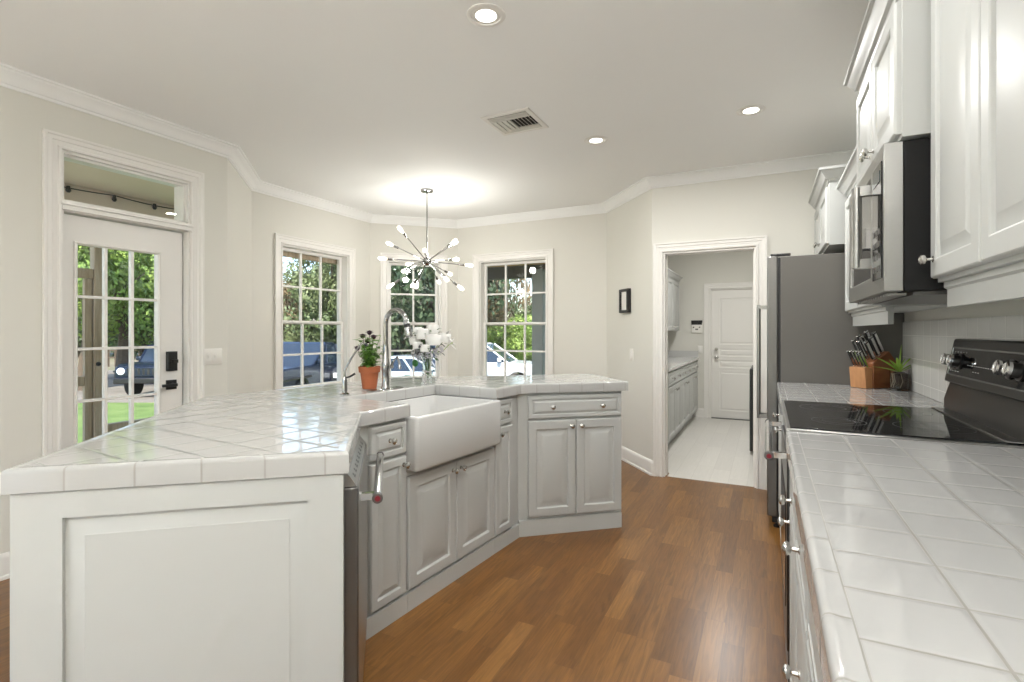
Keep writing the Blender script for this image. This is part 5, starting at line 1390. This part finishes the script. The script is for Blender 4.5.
    if kind == 'jeep':
        g = MB().box(hl-0.02, hl+0.025, -gy, gy, 0.74, hood-0.10).build('grille', paint, t, bevel=0.02)
        s_ = MB()
        for k in range(7): s_.box(hl+0.024, hl+0.030, -gy*0.82+k*gy*0.273-0.035, -gy*0.82+k*gy*0.273+0.035, 0.80, hood-0.15)
        s_.build('slots', BLACK, g, smooth=False)
    else:
        g = MB().box(hl-0.02, hl+0.02, -gy, gy, 0.66 if kind != 'truck' else 0.72, hood-0.16).build('grille', SILVERT if kind == 'truck' else BLACK, t, bevel=0.02)
        s_ = MB()
        for k in range(3): s_.box(hl+0.018, hl+0.026, -gy*0.92, gy*0.92, (0.69 if kind != 'truck' else 0.76)+k*0.12, (0.69 if kind != 'truck' else 0.76)+k*0.12+0.06)
        s_.build('slots', BLACK if kind == 'truck' else SILVERT, g, smooth=False)
    for sgn in (-1, 1):
        if kind == 'jeep': MB().lathe([(0.12, 0), (0.12, 0.04), (0.09, 0.06), (0, 0.065)], (hl-0.01, sgn*gy*1.28, hood-0.24), 'x', 18).build('headlight', HEADL, t)
        else: MB().box(hl-0.10, hl+0.018, sgn*gy*1.06, sgn*(W_/2-0.03), hood-0.36, hood-0.18).build('headlight', HEADL, t, bevel=0.03)
        MB().box(ws_-0.35, ws_-0.20, sgn*(W_/2+0.01), sgn*(W_/2+0.20), belt+0.02, belt+0.18).build('mirror', paint, t, bevel=0.04)
    MB().box(hl-0.03, hl+0.12, -W_/2+0.02, W_/2-0.02, bot+0.02, bot+0.22).build('bumper', BLACK if kind != 'truck' else SILVERT, t, bevel=0.04)
    if kind == 'jeep' or kind == 'truck':
        for sgn in (-1, 1): MB().box(wb-0.52, hl-0.02, sgn*(W_/2-0.16), sgn*(W_/2+0.06), 0.88, 0.95).build('fender_flare', BLACK, t, bevel=0.03)
    dl = MB()
    for sgn in (-1, 1):
        for cx in (hl*0.05, -hl*0.36):
            dl.box(cx-0.30, cx-0.12, sgn*(W_/2), sgn*(W_/2+0.03), belt-0.14, belt-0.11)
    dl.build('door_handles', SILVERT if kind != 'suv' else paint, t, bevel=0.008)
    return t
NAVY = mat('car_navy', (0.010, 0.016, 0.034), 0.25, 0.2, coat=0.4)
WHITEC = mat('car_white', (0.55, 0.56, 0.57), 0.25, coat=0.6)
GREYC = mat('car_grey', (0.30, 0.34, 0.40), 0.25, 0.3, coat=0.6)
DGREYC = mat('car_dark_grey', (0.05, 0.055, 0.065), 0.25, 0.3, coat=0.6)
def facing(px, off=0.0):     # yaw that points a car at the kitchen, turned by off degrees
    x, y = spot(px, 10); return math.atan2(-y, -x) + math.radians(off)
car('dark blue off-road car with a slotted grille, seen through the exterior door', 176, 19.6, facing(176, -25), NAVY, 'jeep')
car('dark blue pickup truck with a bright grille, in the left nook window', 300, 17.0, facing(300, -30), NAVY, 'truck')
car('dark grey car at the right of the left nook window', 354, 19.5, facing(354, -30), DGREYC, 'suv')
car('pale silver car low in the centre nook window', 420, 17.5, facing(420, 70), mat('car_silver', (0.50, 0.56, 0.58), 0.2, 0.3, coat=0.5), 'sedan')
car('white sport utility car parked side-on outside the right nook window', 487, 19.8, facing(487, 76), WHITEC, 'suv')
# fence far across the field
fn = thing('pasture_fence', 'low post-and-rail fence far across the dry field', 'fence', (0, 0, GZ))
for i in range(20):
    px = 60 + i*8; x, y = spot(px, 33); x2, y2 = spot(px+8, 33)
    MB().box(x-0.06, x+0.06, y-0.06, y+0.06, 0.0, 1.25).build('fence_post', BARK, fn, smooth=False)
    if i < 19: MB().tube([(x, y, 1.05), (x2, y2, 1.05)], 0.04, 6).tube([(x, y, 0.6), (x2, y2, 0.6)], 0.04, 6).build('fence_rail', BARK, fn)
